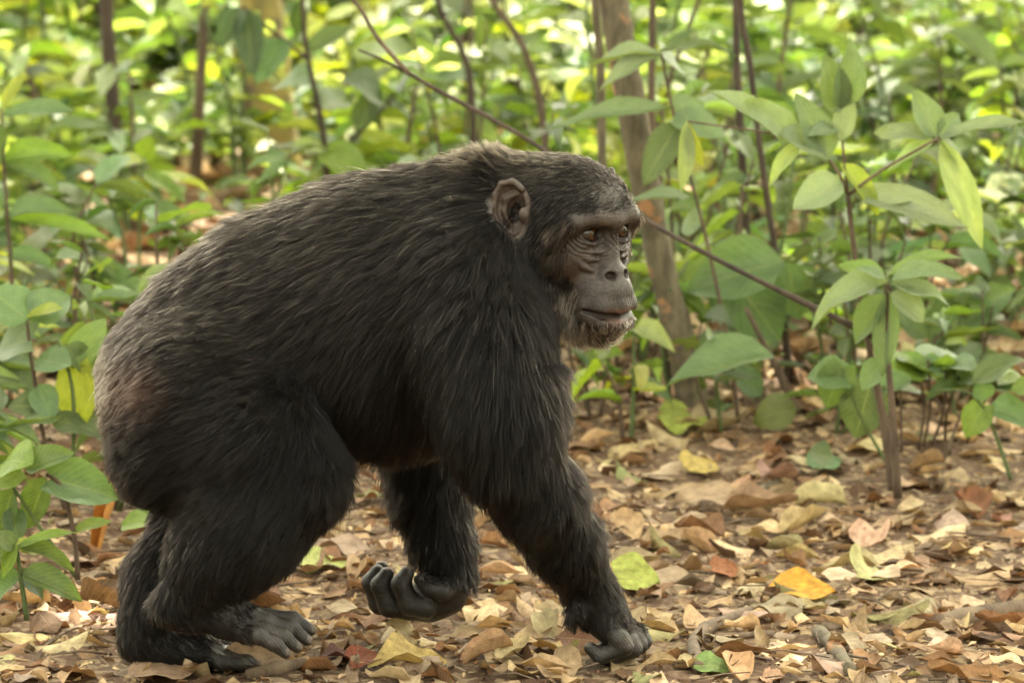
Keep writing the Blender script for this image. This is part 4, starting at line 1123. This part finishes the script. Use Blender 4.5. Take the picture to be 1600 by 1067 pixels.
# leaning dead branch; its lower end rests on the ground
Yb = Y2 + .06
br = empty('dead_branch', at(1395, 538, Yb)); tag(br, 'long thin dead branch slanting behind the head and resting on the short sapling stem', 'branch')
tube('branch_wood', [at(1402, 541, Yb), at(1340, 513, Yb), at(1240, 465, Yb + .05), at(1110, 400, Yb + .1), at(990, 332, Yb + .2), at(830, 222, Yb + .3), at(700, 150, Yb + .4), at(610, 100, Yb + .45), at(560, 78, Yb + .5)],
     [.0072, .0062, .0054, .0044, .0041, .0040, .0044, .0032, .002], m_darkbark, br, n=7, m=6, knobby=.07)
tube('side_twig', [at(640, 117, Yb + .43), at(590, 60, Yb + .43), at(560, 10, Yb + .43), at(520, -30, Yb + .43)], [.0045, .004, .0035, .003], m_twig, br)
# ------------------------------------------------------------------ filler shrubs standing behind the path
USED = set()
LAND = [(o_.location.x, o_.location.y, p_) for o_, p_ in (
    (t1, 'the mottled leaning trunk'), (s1, 'the dusty two-whorl sapling'), (s4, 'the clump of thin stalks'), (s6, 'the plant with very large blades'), (s7, 'the single arching blade'),
    (l2, 'the quilted heart-leaved plant'), (l3, 'the hanging yellow-green leaf'), (l4, 'the long pale lance leaves'), (l5, 'the bright lone seedling'), (s9, 'the forked dark-leaved sapling'), (br, 'the foot of the dead branch'), (s8, 'the slender bare stem'))] + [
    (o_.location.x, o_.location.y, 'the ' + p_) for n_, p_ in (('mossy_tree', 'yellow mossy trunk'), ('dark_tree', 'dark lichen trunk'), ('dark_tree.001', 'narrow brown trunk'), ('thin_pole_tree', 'pale pole tree'), ('thin_pole_tree.001', 'bowed pole tree'), ('thin_pole_tree.004', 'bent forking stem')) for o_ in [bpy.data.objects[n_]]]
LOOK = {'yellow': 'sunlit yellow-green shrub with oval leaves', 'green': 'mid green narrow-leaved shrub', 'grey': 'dull grey-green broad-leaved shrub', 'dark': 'dark green pointed-leaved shrub'}
def shrub_label(kind, x, y, h, nst):
    for d in sorted((math.hypot(x - a, y - b), p, b) for a, b, p in LAND)[:4]:
        where = 'beside' if d[0] < .45 else 'well behind' if y > d[2] + .5 else 'some way before' if y < d[2] - .5 else 'level with'
        t = f"{'low' if h < .32 else 'tall' if h > .6 else 'medium'} {nst}-stemmed {LOOK[kind]} {where} {d[1]}"
        if t not in USED: break
    USED.add(t)
    return t
KINDS = {
 'yellow': ('leafy_shrub', 'sunlit yellow-green shrub with oval leaves in the dense growth behind the path', 'shrub', [G_YEL, G_FRESH, G_PALE], 'oval', .095, .036),
 'green': ('leafy_shrub', 'mid green shrub with long narrow leaves in the dense growth behind the path', 'shrub', [G_MID, G_FRESH, G_GREY], 'lance', .12, .036),
 'grey': ('leafy_shrub', 'dull grey-green shrub with broad dusty leaves in the dense growth behind the path', 'shrub', [G_GREY, G_DUST, G_MID], 'oval', .12, .046),
 'dark': ('leafy_shrub', 'dark green shaded shrub with pointed leaves in the dense growth behind the path', 'shrub', [G_DARK, G_MID, G_DARK], 'lance', .11, .040),
}
def shrub(kind, x, y, h, nst, nlf, sc=1.0):
    nm, lab, cat, pal, shp, ll, lw = KINDS[kind]
    lab = shrub_label(kind, x, y, h, nst)
    z0 = float(gh(x, y))
    o = empty(nm, (x, y, z0)); tag(o, lab, cat, 'shrubs in the dense growth behind the path')
    loc = np.array([x, y, z0])
    for s_ in range(nst):
        a = random.uniform(0, 6.283); spread = random.uniform(.08, .38) * h
        top = loc + np.array([math.cos(a) * spread, math.sin(a) * spread, h * random.uniform(.75, 1.1)])
        mid = loc + (top - loc) * .5 + np.array([random.gauss(0, .02), random.gauss(0, .02), h * .06])
        tube('stem', [loc + np.array([math.cos(a) * .01, math.sin(a) * .01, -.02]), mid, top], [.0055 * sc, .004 * sc, .0022 * sc], m_stem if random.random() < .6 else m_greenstem, o, n=5, m=3)
        for k_ in range(nlf):
            t = random.uniform(.25, 1.0) if k_ else 1.0
            p = (1 - t) ** 2 * loc + 2 * t * (1 - t) * mid + t * t * top if t < 1 else top
            p = loc + (mid - loc) * (t / .5) if t < .5 else mid + (top - mid) * ((t - .5) / .5)
            b2 = random.uniform(0, 6.283); L_ = ll * sc * random.uniform(.6, 1.25)
            el = random.uniform(-.55, .45)
            tip = p + L_ * np.array([math.cos(b2) * math.cos(el), math.sin(b2) * math.cos(el), math.sin(el)])
            hn = np.array([random.gauss(0, .35), random.gauss(-.15, .35), 1.0])
            add_leaf(o, p, tip, lw * sc * random.uniform(.7, 1.25) * L_ / (ll * sc) , hn, jit(random.choice(pal), .2), random.uniform(0, .35), shp)
    return o
random.seed(4)
spots = []
def try_spot(x, y, dmin):
    if all((x - a) ** 2 + (y - b) ** 2 > dmin * dmin for a, b in spots):
        spots.append((x, y)); return True
    return False
n_sh = 0
while n_sh < 92:
    y = random.uniform(1.0, 8.2)
    half = .097 * (7.5 + y) + .12
    x = random.uniform(-half, half)
    if y < 2.3 and x > -.62: continue           # the open path
    if y < 2.9 and x > .1 and random.random() < .75: continue
    if y < 1.6 and random.random() < .5: continue
    if 3.3 < y < 5.2 and -.86 < x < -.42: continue     # bare soil patch
    if not try_spot(x, y, .20 + .025 * y): continue
    d = 7.5 + y
    far = y > 4.2
    w = random.random()
    kind = ('yellow' if w < .40 else 'green' if w < .62 else 'grey' if w < .76 else 'dark') if far else ('yellow' if w < .12 else 'green' if w < .45 else 'grey' if w < .80 else 'dark')
    ztop = 1.6 - .0849 * d
    h = random.uniform(.55, 1.15) * (ztop + .12) if far else random.uniform(.22, .48)
    if x < -.3 and y < 6: h *= .75
    shrub(kind, x, y, max(.2, h), random.randint(2, 4), random.randint(6, 9), random.uniform(1.1, 1.8) if far else random.uniform(.8, 1.15))
    n_sh += 1

n_low = 0
random.seed(31)
while n_low < 20:
    y = random.uniform(2.05, 3.7); half = .097 * (7.5 + y) + .05
    x = random.uniform(.12, half)
    if not try_spot(x, y, .17): continue
    shrub(random.choice(('green', 'grey', 'green', 'yellow', 'dark')), x, y, random.uniform(.16, .38), random.randint(2, 3), random.randint(5, 7), random.uniform(.7, 1.05))
    n_low += 1
# ------------------------------------------------------------------ masses nobody could count
def mass(name, pts, dirs, hints, Ls, Ws, cols, mat, templ):
    VV, FF, CC, UU = [], [], [], []
    off = 0
    nT = len(templ)
    which = rg.integers(0, nT, len(pts))
    for k_ in range(nT):
        V, F, UV = templ[k_]
        tri_ = []
        for f in F:
            tri_ += [f] if len(f) == 3 else [(f[0], f[1], f[2]), (f[0], f[2], f[3])]
        tri_ = np.array(tri_)
        m = which == k_
        a = dirs[m]; n = hints[m] - (hints[m] * a).sum(1, keepdims=True) * a
        n /= np.linalg.norm(n, axis=1, keepdims=True) + 1e-9
        s_ = np.cross(n, a)
        L_, W_ = Ls[m][:, None, None], Ws[m][:, None, None]
        W = pts[m][:, None, :] + V[None, :, :1] * L_ * a[:, None] + V[None, :, 1:2] * W_ * s_[:, None] + V[None, :, 2:3] * L_ * n[:, None]
        c = m.sum()
        VV.append(W.reshape(-1, 3)); FF.append((tri_[None] + (np.arange(c) * len(V))[:, None, None]).reshape(-1, 3) + off)
        CC.append(np.repeat(cols[m], len(V), 0)); UU.append(np.tile(UV, (c, 1)))
        off += c * len(V)
    VV, FF, CC, UU = np.concatenate(VV), np.concatenate(FF), np.concatenate(CC), np.concatenate(UU)
    me = fast_mesh(name, VV, FF, 3)
    ca = me.attributes.new('tint', 'FLOAT_COLOR', 'POINT'); ca.data.foreach_set('color', np.concatenate([CC, np.ones((len(CC), 1))], 1).astype(np.float32).ravel())
    uvl = me.uv_layers.new(name='UVMap'); uvl.data.foreach_set('uv', UU[FF.ravel()].astype(np.float32).ravel())
    me.materials.append(mat)
    o = link(bpy.data.objects.new(name, me))
    return o
def unit(a): return a / (np.linalg.norm(a, axis=1, keepdims=True) + 1e-9)
tg = [leaf_geo(sh, bend=bd, fold=.15, wave=.03, seed=q, nL=4) for q, (sh, bd) in enumerate((('oval', .2), ('lance', .3), ('oval', .05), ('heart', .15), ('lance', .1)))]
def green_mass(name, label, n, ylo, yhi, hmax, pal, lmin, lmax, xs=.105):
    y = rg.uniform(ylo, yhi, n); half = xs * (7.5 + y) + .5
    # leaves gather in clumps
    nc = n // 34
    cyy = rg.uniform(ylo, yhi, nc); cxx = rg.uniform(-1, 1, nc) * (xs * (7.5 + cyy) + .5); ch = hmax * rg.uniform(.25, 1.0, nc); cr = rg.uniform(.18, .5, nc)
    k_ = rg.integers(0, nc, n)
    px3 = np.stack([cxx[k_] + rg.normal(0, 1, n) * cr[k_] * .6, cyy[k_] + rg.normal(0, 1, n) * cr[k_] * .6, ch[k_] * rg.uniform(.12, 1.0, n) ** .8], 1)
    px3[:, 2] += gh(px3[:, 0], px3[:, 1])
    bare_ = (px3[:, 1] > 3.3) & (px3[:, 1] < 5.2) & (px3[:, 0] > -.9) & (px3[:, 0] < -.4) & (rg.random(n) < .8)
    px3 = px3[~bare_]; k_ = k_[~bare_]; n = len(px3)
    az = rg.uniform(0, 6.283, n); el = rg.uniform(-.6, .5, n)
    D = np.stack([np.cos(az) * np.cos(el), np.sin(az) * np.cos(el), np.sin(el)], 1)
    H = np.stack([rg.normal(0, .4, n), rg.normal(-.1, .4, n), np.ones(n)], 1)
    L_ = rg.uniform(lmin, lmax, n); W_ = L_ * rg.uniform(.28, .5, n)
    pal = np.array(pal); ck = rg.integers(0, len(pal), nc)[k_]
    mixk = rg.random(n) < .3
    ck = np.where(mixk, rg.integers(0, len(pal), n), ck)
    C = pal[ck] * (1 + rg.normal(0, .2, (n, 1))).clip(.4, 1.8)
    o = mass(name, px3, D, H, L_, W_, C, m_leafmass, tg)
    tag(o, label, 'undergrowth', kind='stuff')
green_mass('undergrowth', 'tangled mass of bright sunlit undergrowth far behind the path', 20000, 7.0, 17, 1.0, [G_YEL, G_YEL, G_FRESH, G_PALE, G_GREY, G_MID, G_DARK, G_GLARE], .12, .28, .19)  # near-white leaves in the palette paint light spots into the mass
green_mass('low_undergrowth', 'knee-high mixed undergrowth filling the gaps between the shrubs', 3000, 4.6, 8, .45, [G_YEL, G_FRESH, G_PALE, G_GREY, G_MID, G_DARK], .08, .17)
green_mass('ground_cover', 'low green ground cover scattered between the shrub stems', 2600, 2.6, 9, .20, [G_MID, G_GREY, G_FRESH, G_DARK, G_DUST], .04, .10)

def side_mass(name, label, n):
    nc = n // 30; sg = np.where(rg.random(nc) < .5, -1, 1); cy_ = rg.uniform(.9, 14, nc)
    cx_ = sg * (.105 * (7.5 + cy_) + .22 + rg.random(nc) ** 1.3 * 3.2); hh_ = rg.uniform(.2, .85, nc)
    k_ = rg.integers(0, nc, n)
    P3 = np.stack([cx_[k_] + sg[k_] * np.abs(rg.normal(0, .16, n)), cy_[k_] + rg.normal(0, .18, n), hh_[k_] * rg.uniform(.05, 1, n)], 1)
    az = rg.uniform(0, 6.283, n); el = rg.uniform(-.6, .5, n)
    D = np.stack([np.cos(az) * np.cos(el), np.sin(az) * np.cos(el), np.sin(el)], 1)
    H = np.stack([rg.normal(0, .4, n), rg.normal(-.1, .4, n), np.ones(n)], 1)
    L_ = rg.uniform(.07, .18, n); pal_ = np.array([G_MID, G_GREY, G_FRESH, G_DARK, G_YEL])
    C = pal_[rg.integers(0, 5, nc)[k_]] * (1 + rg.normal(0, .2, (n, 1))).clip(.4, 1.8)
    tag(mass(name, P3, D, H, L_, L_ * .42, C, m_leafmass, tg), label, 'undergrowth', kind='stuff')
side_mass('side_undergrowth', 'leafy undergrowth continuing along both sides of the clearing', 6000)
# near-white leaf clumps; their colour imitates spots of bright light between the stems
def glare_clump(pxx, pyy, Y, n, r):
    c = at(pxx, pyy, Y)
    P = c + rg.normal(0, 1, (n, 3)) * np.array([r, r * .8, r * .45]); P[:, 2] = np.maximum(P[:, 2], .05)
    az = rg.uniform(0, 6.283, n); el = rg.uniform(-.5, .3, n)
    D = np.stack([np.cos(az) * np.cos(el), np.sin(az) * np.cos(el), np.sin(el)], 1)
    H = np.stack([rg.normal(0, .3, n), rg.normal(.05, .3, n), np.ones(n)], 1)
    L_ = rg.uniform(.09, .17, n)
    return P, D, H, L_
_pc = [glare_clump(*a) for a in ((840, 75, 6.5, 26, .16), (905, 110, 6.3, 26, .14), (770, 105, 6.0, 16, .10), (1085, 80, 6.4, 26, .13), (1130, 95, 6.6, 14, .10), (690, 190, 5.4, 10, .08), (590, 215, 5.2, 9, .08), (1290, 60, 6.8, 10, .10), (1410, 30, 7, 12, .14), (1545, 30, 7, 10, .12), (500, 110, 6.4, 9, .1), (1570, 320, 3.4, 8, .09), (300, 120, 7, 8, .12))]
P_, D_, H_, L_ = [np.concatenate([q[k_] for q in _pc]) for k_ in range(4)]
C_ = np.tile(np.array(G_GLARE), (len(P_), 1)) * (1 + rg.normal(0, .12, (len(P_), 1)))
tag(mass('glare_foliage', P_, D_, H_, L_, L_ * .5, C_, m_leafmass, tg), 'near-white leaves imitating spots of bright light in the growth', 'foliage', kind='stuff')
# unseen foliage behind and beside the camera, added to block low sky light
def edge_leaves(n, x0, x1, y0, y1, h, nc):
    c = np.stack([rg.uniform(x0, x1, nc), rg.uniform(y0, y1, nc), rg.uniform(.4, h, nc)], 1)
    return c[rg.integers(0, nc, n)] + rg.normal(0, 1, (n, 3)) * np.array([.7, .7, .5])
P_ = np.concatenate([edge_leaves(2400, -11, 11, -17, -12, 3.6, 140), edge_leaves(1500, -13, -8, -12, 4, 5.0, 80), edge_leaves(1500, 8, 13, -12, 4, 5.0, 80)])
P_[:, 2] = np.maximum(P_[:, 2], .3)
n_ = len(P_); az = rg.uniform(0, 6.283, n_); el = rg.uniform(-.9, .2, n_)
D_ = np.stack([np.cos(az) * np.cos(el), np.sin(az) * np.cos(el), np.sin(el)], 1)
H_ = np.stack([rg.normal(0, .6, n_), rg.normal(0, .6, n_), np.ones(n_)], 1)
L_ = rg.uniform(.4, .8, n_)
C_ = np.array([G_MID, G_DARK, G_GREY])[rg.integers(0, 3, n_)]
tag(mass('light_block_foliage', P_, D_, H_, L_, L_ * .5, C_, m_leafmass, tg), 'unseen leafy edge across the path, added to block low sky light', 'foliage', kind='stuff')
# unseen leaf crowns added overhead for shade, thinned further back to let sun through
def crown_leaves(n, x0, x1, y0, y1, nc, cr):
    c = np.stack([rg.uniform(x0, x1, nc), rg.uniform(y0, y1, nc), rg.uniform(6.3, 8.2, nc)], 1)
    k_ = rg.integers(0, nc, n)
    return c[k_] + rg.normal(0, 1, (n, 3)) * np.array([cr, cr, .25])
P_ = np.concatenate([crown_leaves(6500, -5, 7, 0.8, 8.0, 260, .55), crown_leaves(2700, -7, 9, 8.2, 23, 90, .6)])
n_ = len(P_); az = rg.uniform(0, 6.283, n_); el = rg.uniform(-.7, .3, n_)
D_ = np.stack([np.cos(az) * np.cos(el), np.sin(az) * np.cos(el), np.sin(el)], 1)
H_ = np.stack([rg.normal(0, .35, n_), rg.normal(0, .35, n_), np.ones(n_)], 1)
L_ = rg.uniform(.28, .5, n_)
C_ = np.array([G_MID, G_DARK, G_FRESH])[rg.integers(0, 3, n_)]
tag(mass('added_shade_canopy', P_, D_, H_, L_, L_ * .5, C_, m_leafmass, tg), 'unseen leaf canopy added overhead to shade the path', 'canopy', kind='stuff')
# ------------------------------------------------------------------ leaf litter
DRY = {'tan': (.45, .325, .19), 'straw': (.58, .455, .285), 'brown': (.22, .125, .062), 'grey': (.37, .285, .205), 'rust': (.25, .125, .060), 'dark': (.105, .058, .032), 'olive': (.30, .29, .125), 'pink': (.45, .325, .215)}
td = []
for q, (sh, bd, cu, jg, wv) in enumerate((('oval', .05, .3, .12, .05), ('oval', -.15, .9, .10, .06), ('lance', .15, .5, .10, .05), ('obov', -.05, .2, .22, .07), ('oval', .25, 1.3, .15, .04), ('lance', -.2, 1.0, .1, .04), ('heart', .0, .4, .15, .07), ('obov', .2, .6, .25, .08), ('oval', .0, .15, .3, .08), ('lance', .35, .2, .12, .06))):
    td.append(dict(shape=sh, bend=bd, curl=cu, jag=jg, wave=wv, petiole=.1 if q % 2 else .0, seed=40 + q))
DRYLEAF = [leaf_mesh('fallen_leaf', m_dry, **{**k_, 'nL': 8, 'jag': k_['jag'] * .35}) for k_ in td]
STATE = ['nearly flat', 'cupped', 'rolled-edge', 'ragged broad', 'tightly curled', 'rolled narrow', 'heart-shaped', 'torn ragged', 'ragged flat', 'arched narrow']
CNAME = {'tan': 'tan', 'straw': 'pale straw-coloured', 'brown': 'brown', 'grey': 'grey-brown', 'rust': 'rust-red', 'dark': 'dark brown', 'olive': 'olive', 'pink': 'pinkish tan'}
def fallen(x, y, L_, W_, az, colr_, var, dz=.006, tilt=(0, 0), label=None, flip=False, group='dead leaves littering the path'):
    o = link(bpy.data.objects.new('fallen_leaf', DRYLEAF[var]))
    z = float(gh(x, y)) + dz
    o.matrix_basis = Matrix.Translation((x, y, z)) @ Matrix.Rotation(az, 4, 'Z') @ Matrix.Rotation(tilt[0], 4, 'X') @ Matrix.Rotation(tilt[1] + (math.pi if flip else 0), 4, 'Y') @ Matrix.Translation((-.5 * L_ * 1, 0, 0)) @ Matrix.Diagonal((L_, W_, L_, 1))
    o.color = (*colr_, 1)
    tag(o, label, 'leaf', group)
    return o
FLAND = [(gp(a, b)[0], gp(a, b)[1], p) for a, b, p in ((975, 1030, 'the planted knuckles'), (1252, 912, 'the orange-yellow leaf'), (1096, 990, 'the crooked dark stick'), (1530, 930, 'the thick bark-covered stick'), (1397, 765, 'the dusty sapling foot'), (1082, 640, 'the mottled trunk'), (1310, 1000, 'the flattened greenish stick'),
    (660, 960, 'the raised hand'), (430, 1040, 'the snapped stick'), (240, 1040, 'the planted heel'), (42, 968, 'the fresh green seedling'), (1200, 725, 'the pale rolled stick'), (1500, 795, 'the slim grey twig'), (849, 1018, 'the rounded spotted leaf'), (500, 882, 'the limp green leaf'), (1134, 875, 'the upright rust-red leaf'), (1575, 745, 'the trailing pale stalks'), (985, 897, 'the pale yellow-green leaf'))]
def leaf_label(st, cn, x, y, L_):
    for d in sorted((math.hypot(x - a, y - b), p, b) for a, b, p in FLAND)[:3]:
        where = 'beside' if d[0] < .16 else 'a little way behind' if y > d[2] + .12 else 'a little way before' if y < d[2] - .12 else 'level with'
        t = f"{'small ' if L_ < .07 else 'large ' if L_ > .125 else ''}{st} {cn} dead leaf {where} {d[1]}"
        if t not in USED: break
    USED.add(t)
    return t
random.seed(9)
# leaves one can name
def special(pxx, pyy, lpx, wpx, ang, colr_, var, label, dz=.012, tilt=(0, 0)):
    g = gp(pxx, pyy); sc = scale_at(g[1])
    f = 1 / math.sqrt(math.cos(ang) ** 2 + (math.sin(ang) * .26) ** 2) if abs(math.sin(ang)) < .9 else 2.2
    return fallen(g[0], g[1], lpx / sc * min(f, 2.4), wpx / sc, ang, colr_, var, dz, tilt, label, group=None)
special(1252, 912, 108, 85, -.25, (.62, .33, .05), 0, 'bright orange-yellow leaf lying on the litter ahead of the knuckles', .02, (.35, 0))
special(985, 897, 92, 90, -.5, (.36, .42, .10), 0, 'pale yellow-green leaf propped against the planted hand', .03, (.45, .1))
special(500, 882, 85, 110, .1, (.34, .38, .12), 8, 'limp light green leaf on the litter behind the raised fingers', .012, (.1, 0))
special(530, 1036, 62, 90, .2, (.13, .060, .055), 7, 'dull purple leaf beside the swinging foot', .012)
special(566, 1046, 40, 70, 1.2, (.26, .085, .050), 3, 'small brick-red leaf touching the dull purple one', .014, (.2, 0))
special(905, 1008, 75, 90, -.3, (.115, .045, .018), 0, 'glossy chestnut-brown leaf lying under the planted forearm', .014, (.3, 0))
special(849, 1018, 40, 62, 1.3, (.42, .28, .12), 8, 'rounded spotted yellowish leaf between hand and foot', .014, (.1, .3))
special(1116, 1048, 66, 70, .15, (.14, .23, .06), 0, 'fresh green leaf fallen flat at the bottom of the path', .012, (.3, 0))
special(1066, 657, 80, 100, .2, (.30, .36, .07), 8, 'large yellow-green leaf resting at the foot of the mottled trunk', .03, (.3, 0))
special(1096, 712, 48, 70, 1.0, (.44, .34, .10), 0, 'yellow leaf with a reddish base among tan litter', .02, (.4, 0))
special(1288, 708, 58, 80, .1, (.10, .19, .08), 0, 'small green leaf lying loose near the sapling foot', .02, (.3, 0))
special(1134, 878, 44, 50, .4, (.30, .125, .06), 6, 'rust-red folded leaf standing up from the litter', .025, (.6, .2))
special(255, 1055, 110, 130, .1, (.36, .25, .17), 0, 'big pinkish-grey leaf lying before the planted heel', .014, (.15, 0))
special(1355, 880, 50, 90, 1.2, (.42, .42, .20), 2, 'pale olive leaf tilted upright in the litter', .02, (.7, 0))
special(640, 1045, 130, 110, .35, (.58, .45, .18), 7, 'long pale yellow leaf with wavy edges below the raised hand', .014, (.2, 0))
o = special(178, 838, 95, 26, 1.25, (.50, .24, .06), 5, 'narrow orange dead leaf standing on edge by the rump', .06, (.2, -1.1))
special(1105, 760, 100, 110, .1, (.33, .235, .15), 3, 'very wide grey-tan leaf arched over the litter', .025, (.15, 0))
special(1185, 775, 120, 70, .05, (.30, .20, .13), 1, 'long tan leaf bowed like a shallow roof near the sapling', .02, (.1, 0))
taken = []
n_l = 0; tries = 0
while n_l < 275 and tries < 20000:
    tries += 1
    pyy = random.uniform(640, 1066); pxx = random.uniform(-20, 1620)
    if pxx < 560 and pyy < 830: continue
    g = gp(pxx, pyy)
    if pxx < 120 and pyy < 900: continue
    L_ = random.choice((random.uniform(.05, .09), random.uniform(.07, .13), random.uniform(.09, .17)))
    if any((g[0] - a) ** 2 + ((g[1] - b)) ** 2 < (.42 * (L_ + l2_)) ** 2 * .36 for a, b, l2_ in taken): continue
    # keep clear of planted hand and foot soles
    if abs(g[0] - .15) < .04 and abs(g[1]) < .035: continue
    if -.52 < g[0] < -.40 and abs(g[1] + .03) < .03: continue
    taken.append((g[0], g[1], L_))
    cn = random.choices(list(DRY), weights=(32, 14, 18, 22, 2, 7, 2, 12))[0]
    va = random.randrange(len(DRYLEAF))
    fallen(g[0], g[1], L_, L_ * random.uniform(.42, .72), random.uniform(0, 6.283), jit(DRY[cn], .15), va, random.uniform(.005, .014), (random.gauss(0, .22), random.gauss(0, .18)),
           leaf_label(STATE[va], CNAME[cn], g[0], g[1], L_), random.random() < .45)
    n_l += 1
print('fallen', n_l)
tdm = [leaf_geo(**{**k_, 'nL': 3}) for k_ in td]
def dry_mass(name, label, n, ylo, yhi, lmin, lmax, zlo, zhi, pal, wts, flat=.3, xs=.20, yp=1.0):
    y = ylo + (yhi - ylo) * rg.random(n) ** yp; x = rg.uniform(-1, 1, n) * (xs * (7.5 + y) + .25)
    az = rg.uniform(0, 6.283, n); el = rg.normal(0, flat, n)
    D = np.stack([np.cos(az) * np.cos(el), np.sin(az) * np.cos(el), np.sin(el)], 1)
    H = np.stack([rg.normal(0, flat, n), rg.normal(0, flat, n), np.where(rg.random(n) < .4, -1.0, 1.0)], 1)
    L_ = rg.uniform(lmin, lmax, n); W_ = L_ * rg.uniform(.35, .75, n)
    P3 = np.stack([x, y, gh(x, y) + rg.uniform(zlo, zhi, n)], 1) - D * L_[:, None] * .5
    pal = np.array(pal); C = pal[rg.choice(len(pal), n, p=np.array(wts) / sum(wts))] * (1 + rg.normal(0, .25, (n, 1))).clip(.35, 1.7)
    tag(mass(name, P3, D, H, L_, W_, C, m_drymass, tdm), label, 'litter', kind='stuff')
pal = list(DRY.values())
dry_mass('leaf_litter', 'layer of small dead leaves covering the forest floor', 8600, -.8, 4.2, .028, .075, .001, .008, pal, (24, 12, 20, 18, 3, 14, 2, 10), .22)
dry_mass('leaf_crumbs', 'fine crumbled leaf fragments strewn over the brown soil', 13000, -.5, 2.6, .006, .020, .001, .006, pal, (24, 18, 18, 16, 3, 12, 2, 10), .35)
dry_mass('distant_litter', 'dead leaves lying under the shrubs beyond the path', 7600, 2.4, 12, .07, .16, .003, .03, pal, (28, 22, 14, 16, 3, 6, 4, 10), .3)

# fine twigs and stalks mixed through the litter
TV, TF = [], []
random.seed(77)
for q in range(260):
    y = random.uniform(-.35, 2.6); x = random.uniform(-1, 1) * (.105 * (7.5 + y) + .1)
    a = random.uniform(0, 6.283); l_ = random.uniform(.03, .14); r_ = random.uniform(.0008, .0026)
    p0 = np.array([x, y, float(gh(x, y)) + random.uniform(.004, .014)])
    p2 = p0 + np.array([math.cos(a) * l_, math.sin(a) * l_, random.uniform(-.004, .01)]); p1 = (p0 + p2) / 2 + np.array([random.gauss(0, .1) * l_, random.gauss(0, .1) * l_, random.uniform(0, .006)])
    v_, f_ = tube_geo([p0, p1, p2], [r_, r_, r_ * .6], 4)
    TF += [tuple(i_ + len(TV) for i_ in ff) for ff in f_]; TV += v_
tag(mesh_obj('twig_litter', TV, TF, m_twig), 'fine dry twigs and leaf stalks strewn through the litter', 'litter', kind='stuff')
# ------------------------------------------------------------------ sticks on the ground
def stick(label, pts, name='fallen_stick', mat=None, knob=.08):
    b0 = gp(*pts[0][:2]); o = empty(name, (b0[0], b0[1], float(gh(b0[0], b0[1])))); tag(o, label, 'stick')
    P, rr = [], []
    for a, b_, w in pts:
        g = gp(a, b_ + w * .4); r_ = w / 2 / scale_at(g[1])
        P.append(np.array([g[0], g[1], float(gh(g[0], g[1])) + r_ * .8])); rr.append(r_)
    tube('stick_wood', P, rr, mat or m_twig, o, n=8, m=6, knobby=knob)
    return o
stick('crooked dark stick curving along the path ahead of the knuckles', [(1092, 1040, 20), (1084, 1000, 22), (1098, 970, 24), (1130, 948, 20), (1170, 928, 14)])
stick('short reddish twig lying beside the crooked stick', [(1112, 982, 12), (1160, 975, 12), (1208, 970, 10)])
stick('thick bark-covered stick lying among curled leaves', [(1466, 945, 30), (1530, 928, 32), (1610, 915, 30)])
stick('flattened greenish stick pointing down the path', [(1280, 965, 22), (1305, 1000, 24), (1330, 1040, 20)], mat=m_bark)
stick('short snapped stick under the toes of the swinging foot', [(388, 1052, 22), (430, 1044, 24), (476, 1034, 18)])
stick('thin bare twig lying behind the heel', [(120, 895, 6), (170, 915, 6), (235, 935, 5)])
stick('bent thin twig below the seedling', [(60, 1000, 6), (120, 965, 5), (180, 990, 5), (250, 985, 4)])
stick('pale rolled stick in the litter near the mottled trunk', [(1150, 742, 16), (1195, 728, 16), (1245, 705, 14)], mat=m_bark)
stick('slim grey twig across the litter by the dusty sapling', [(1420, 800, 8), (1500, 790, 8), (1590, 812, 7)])
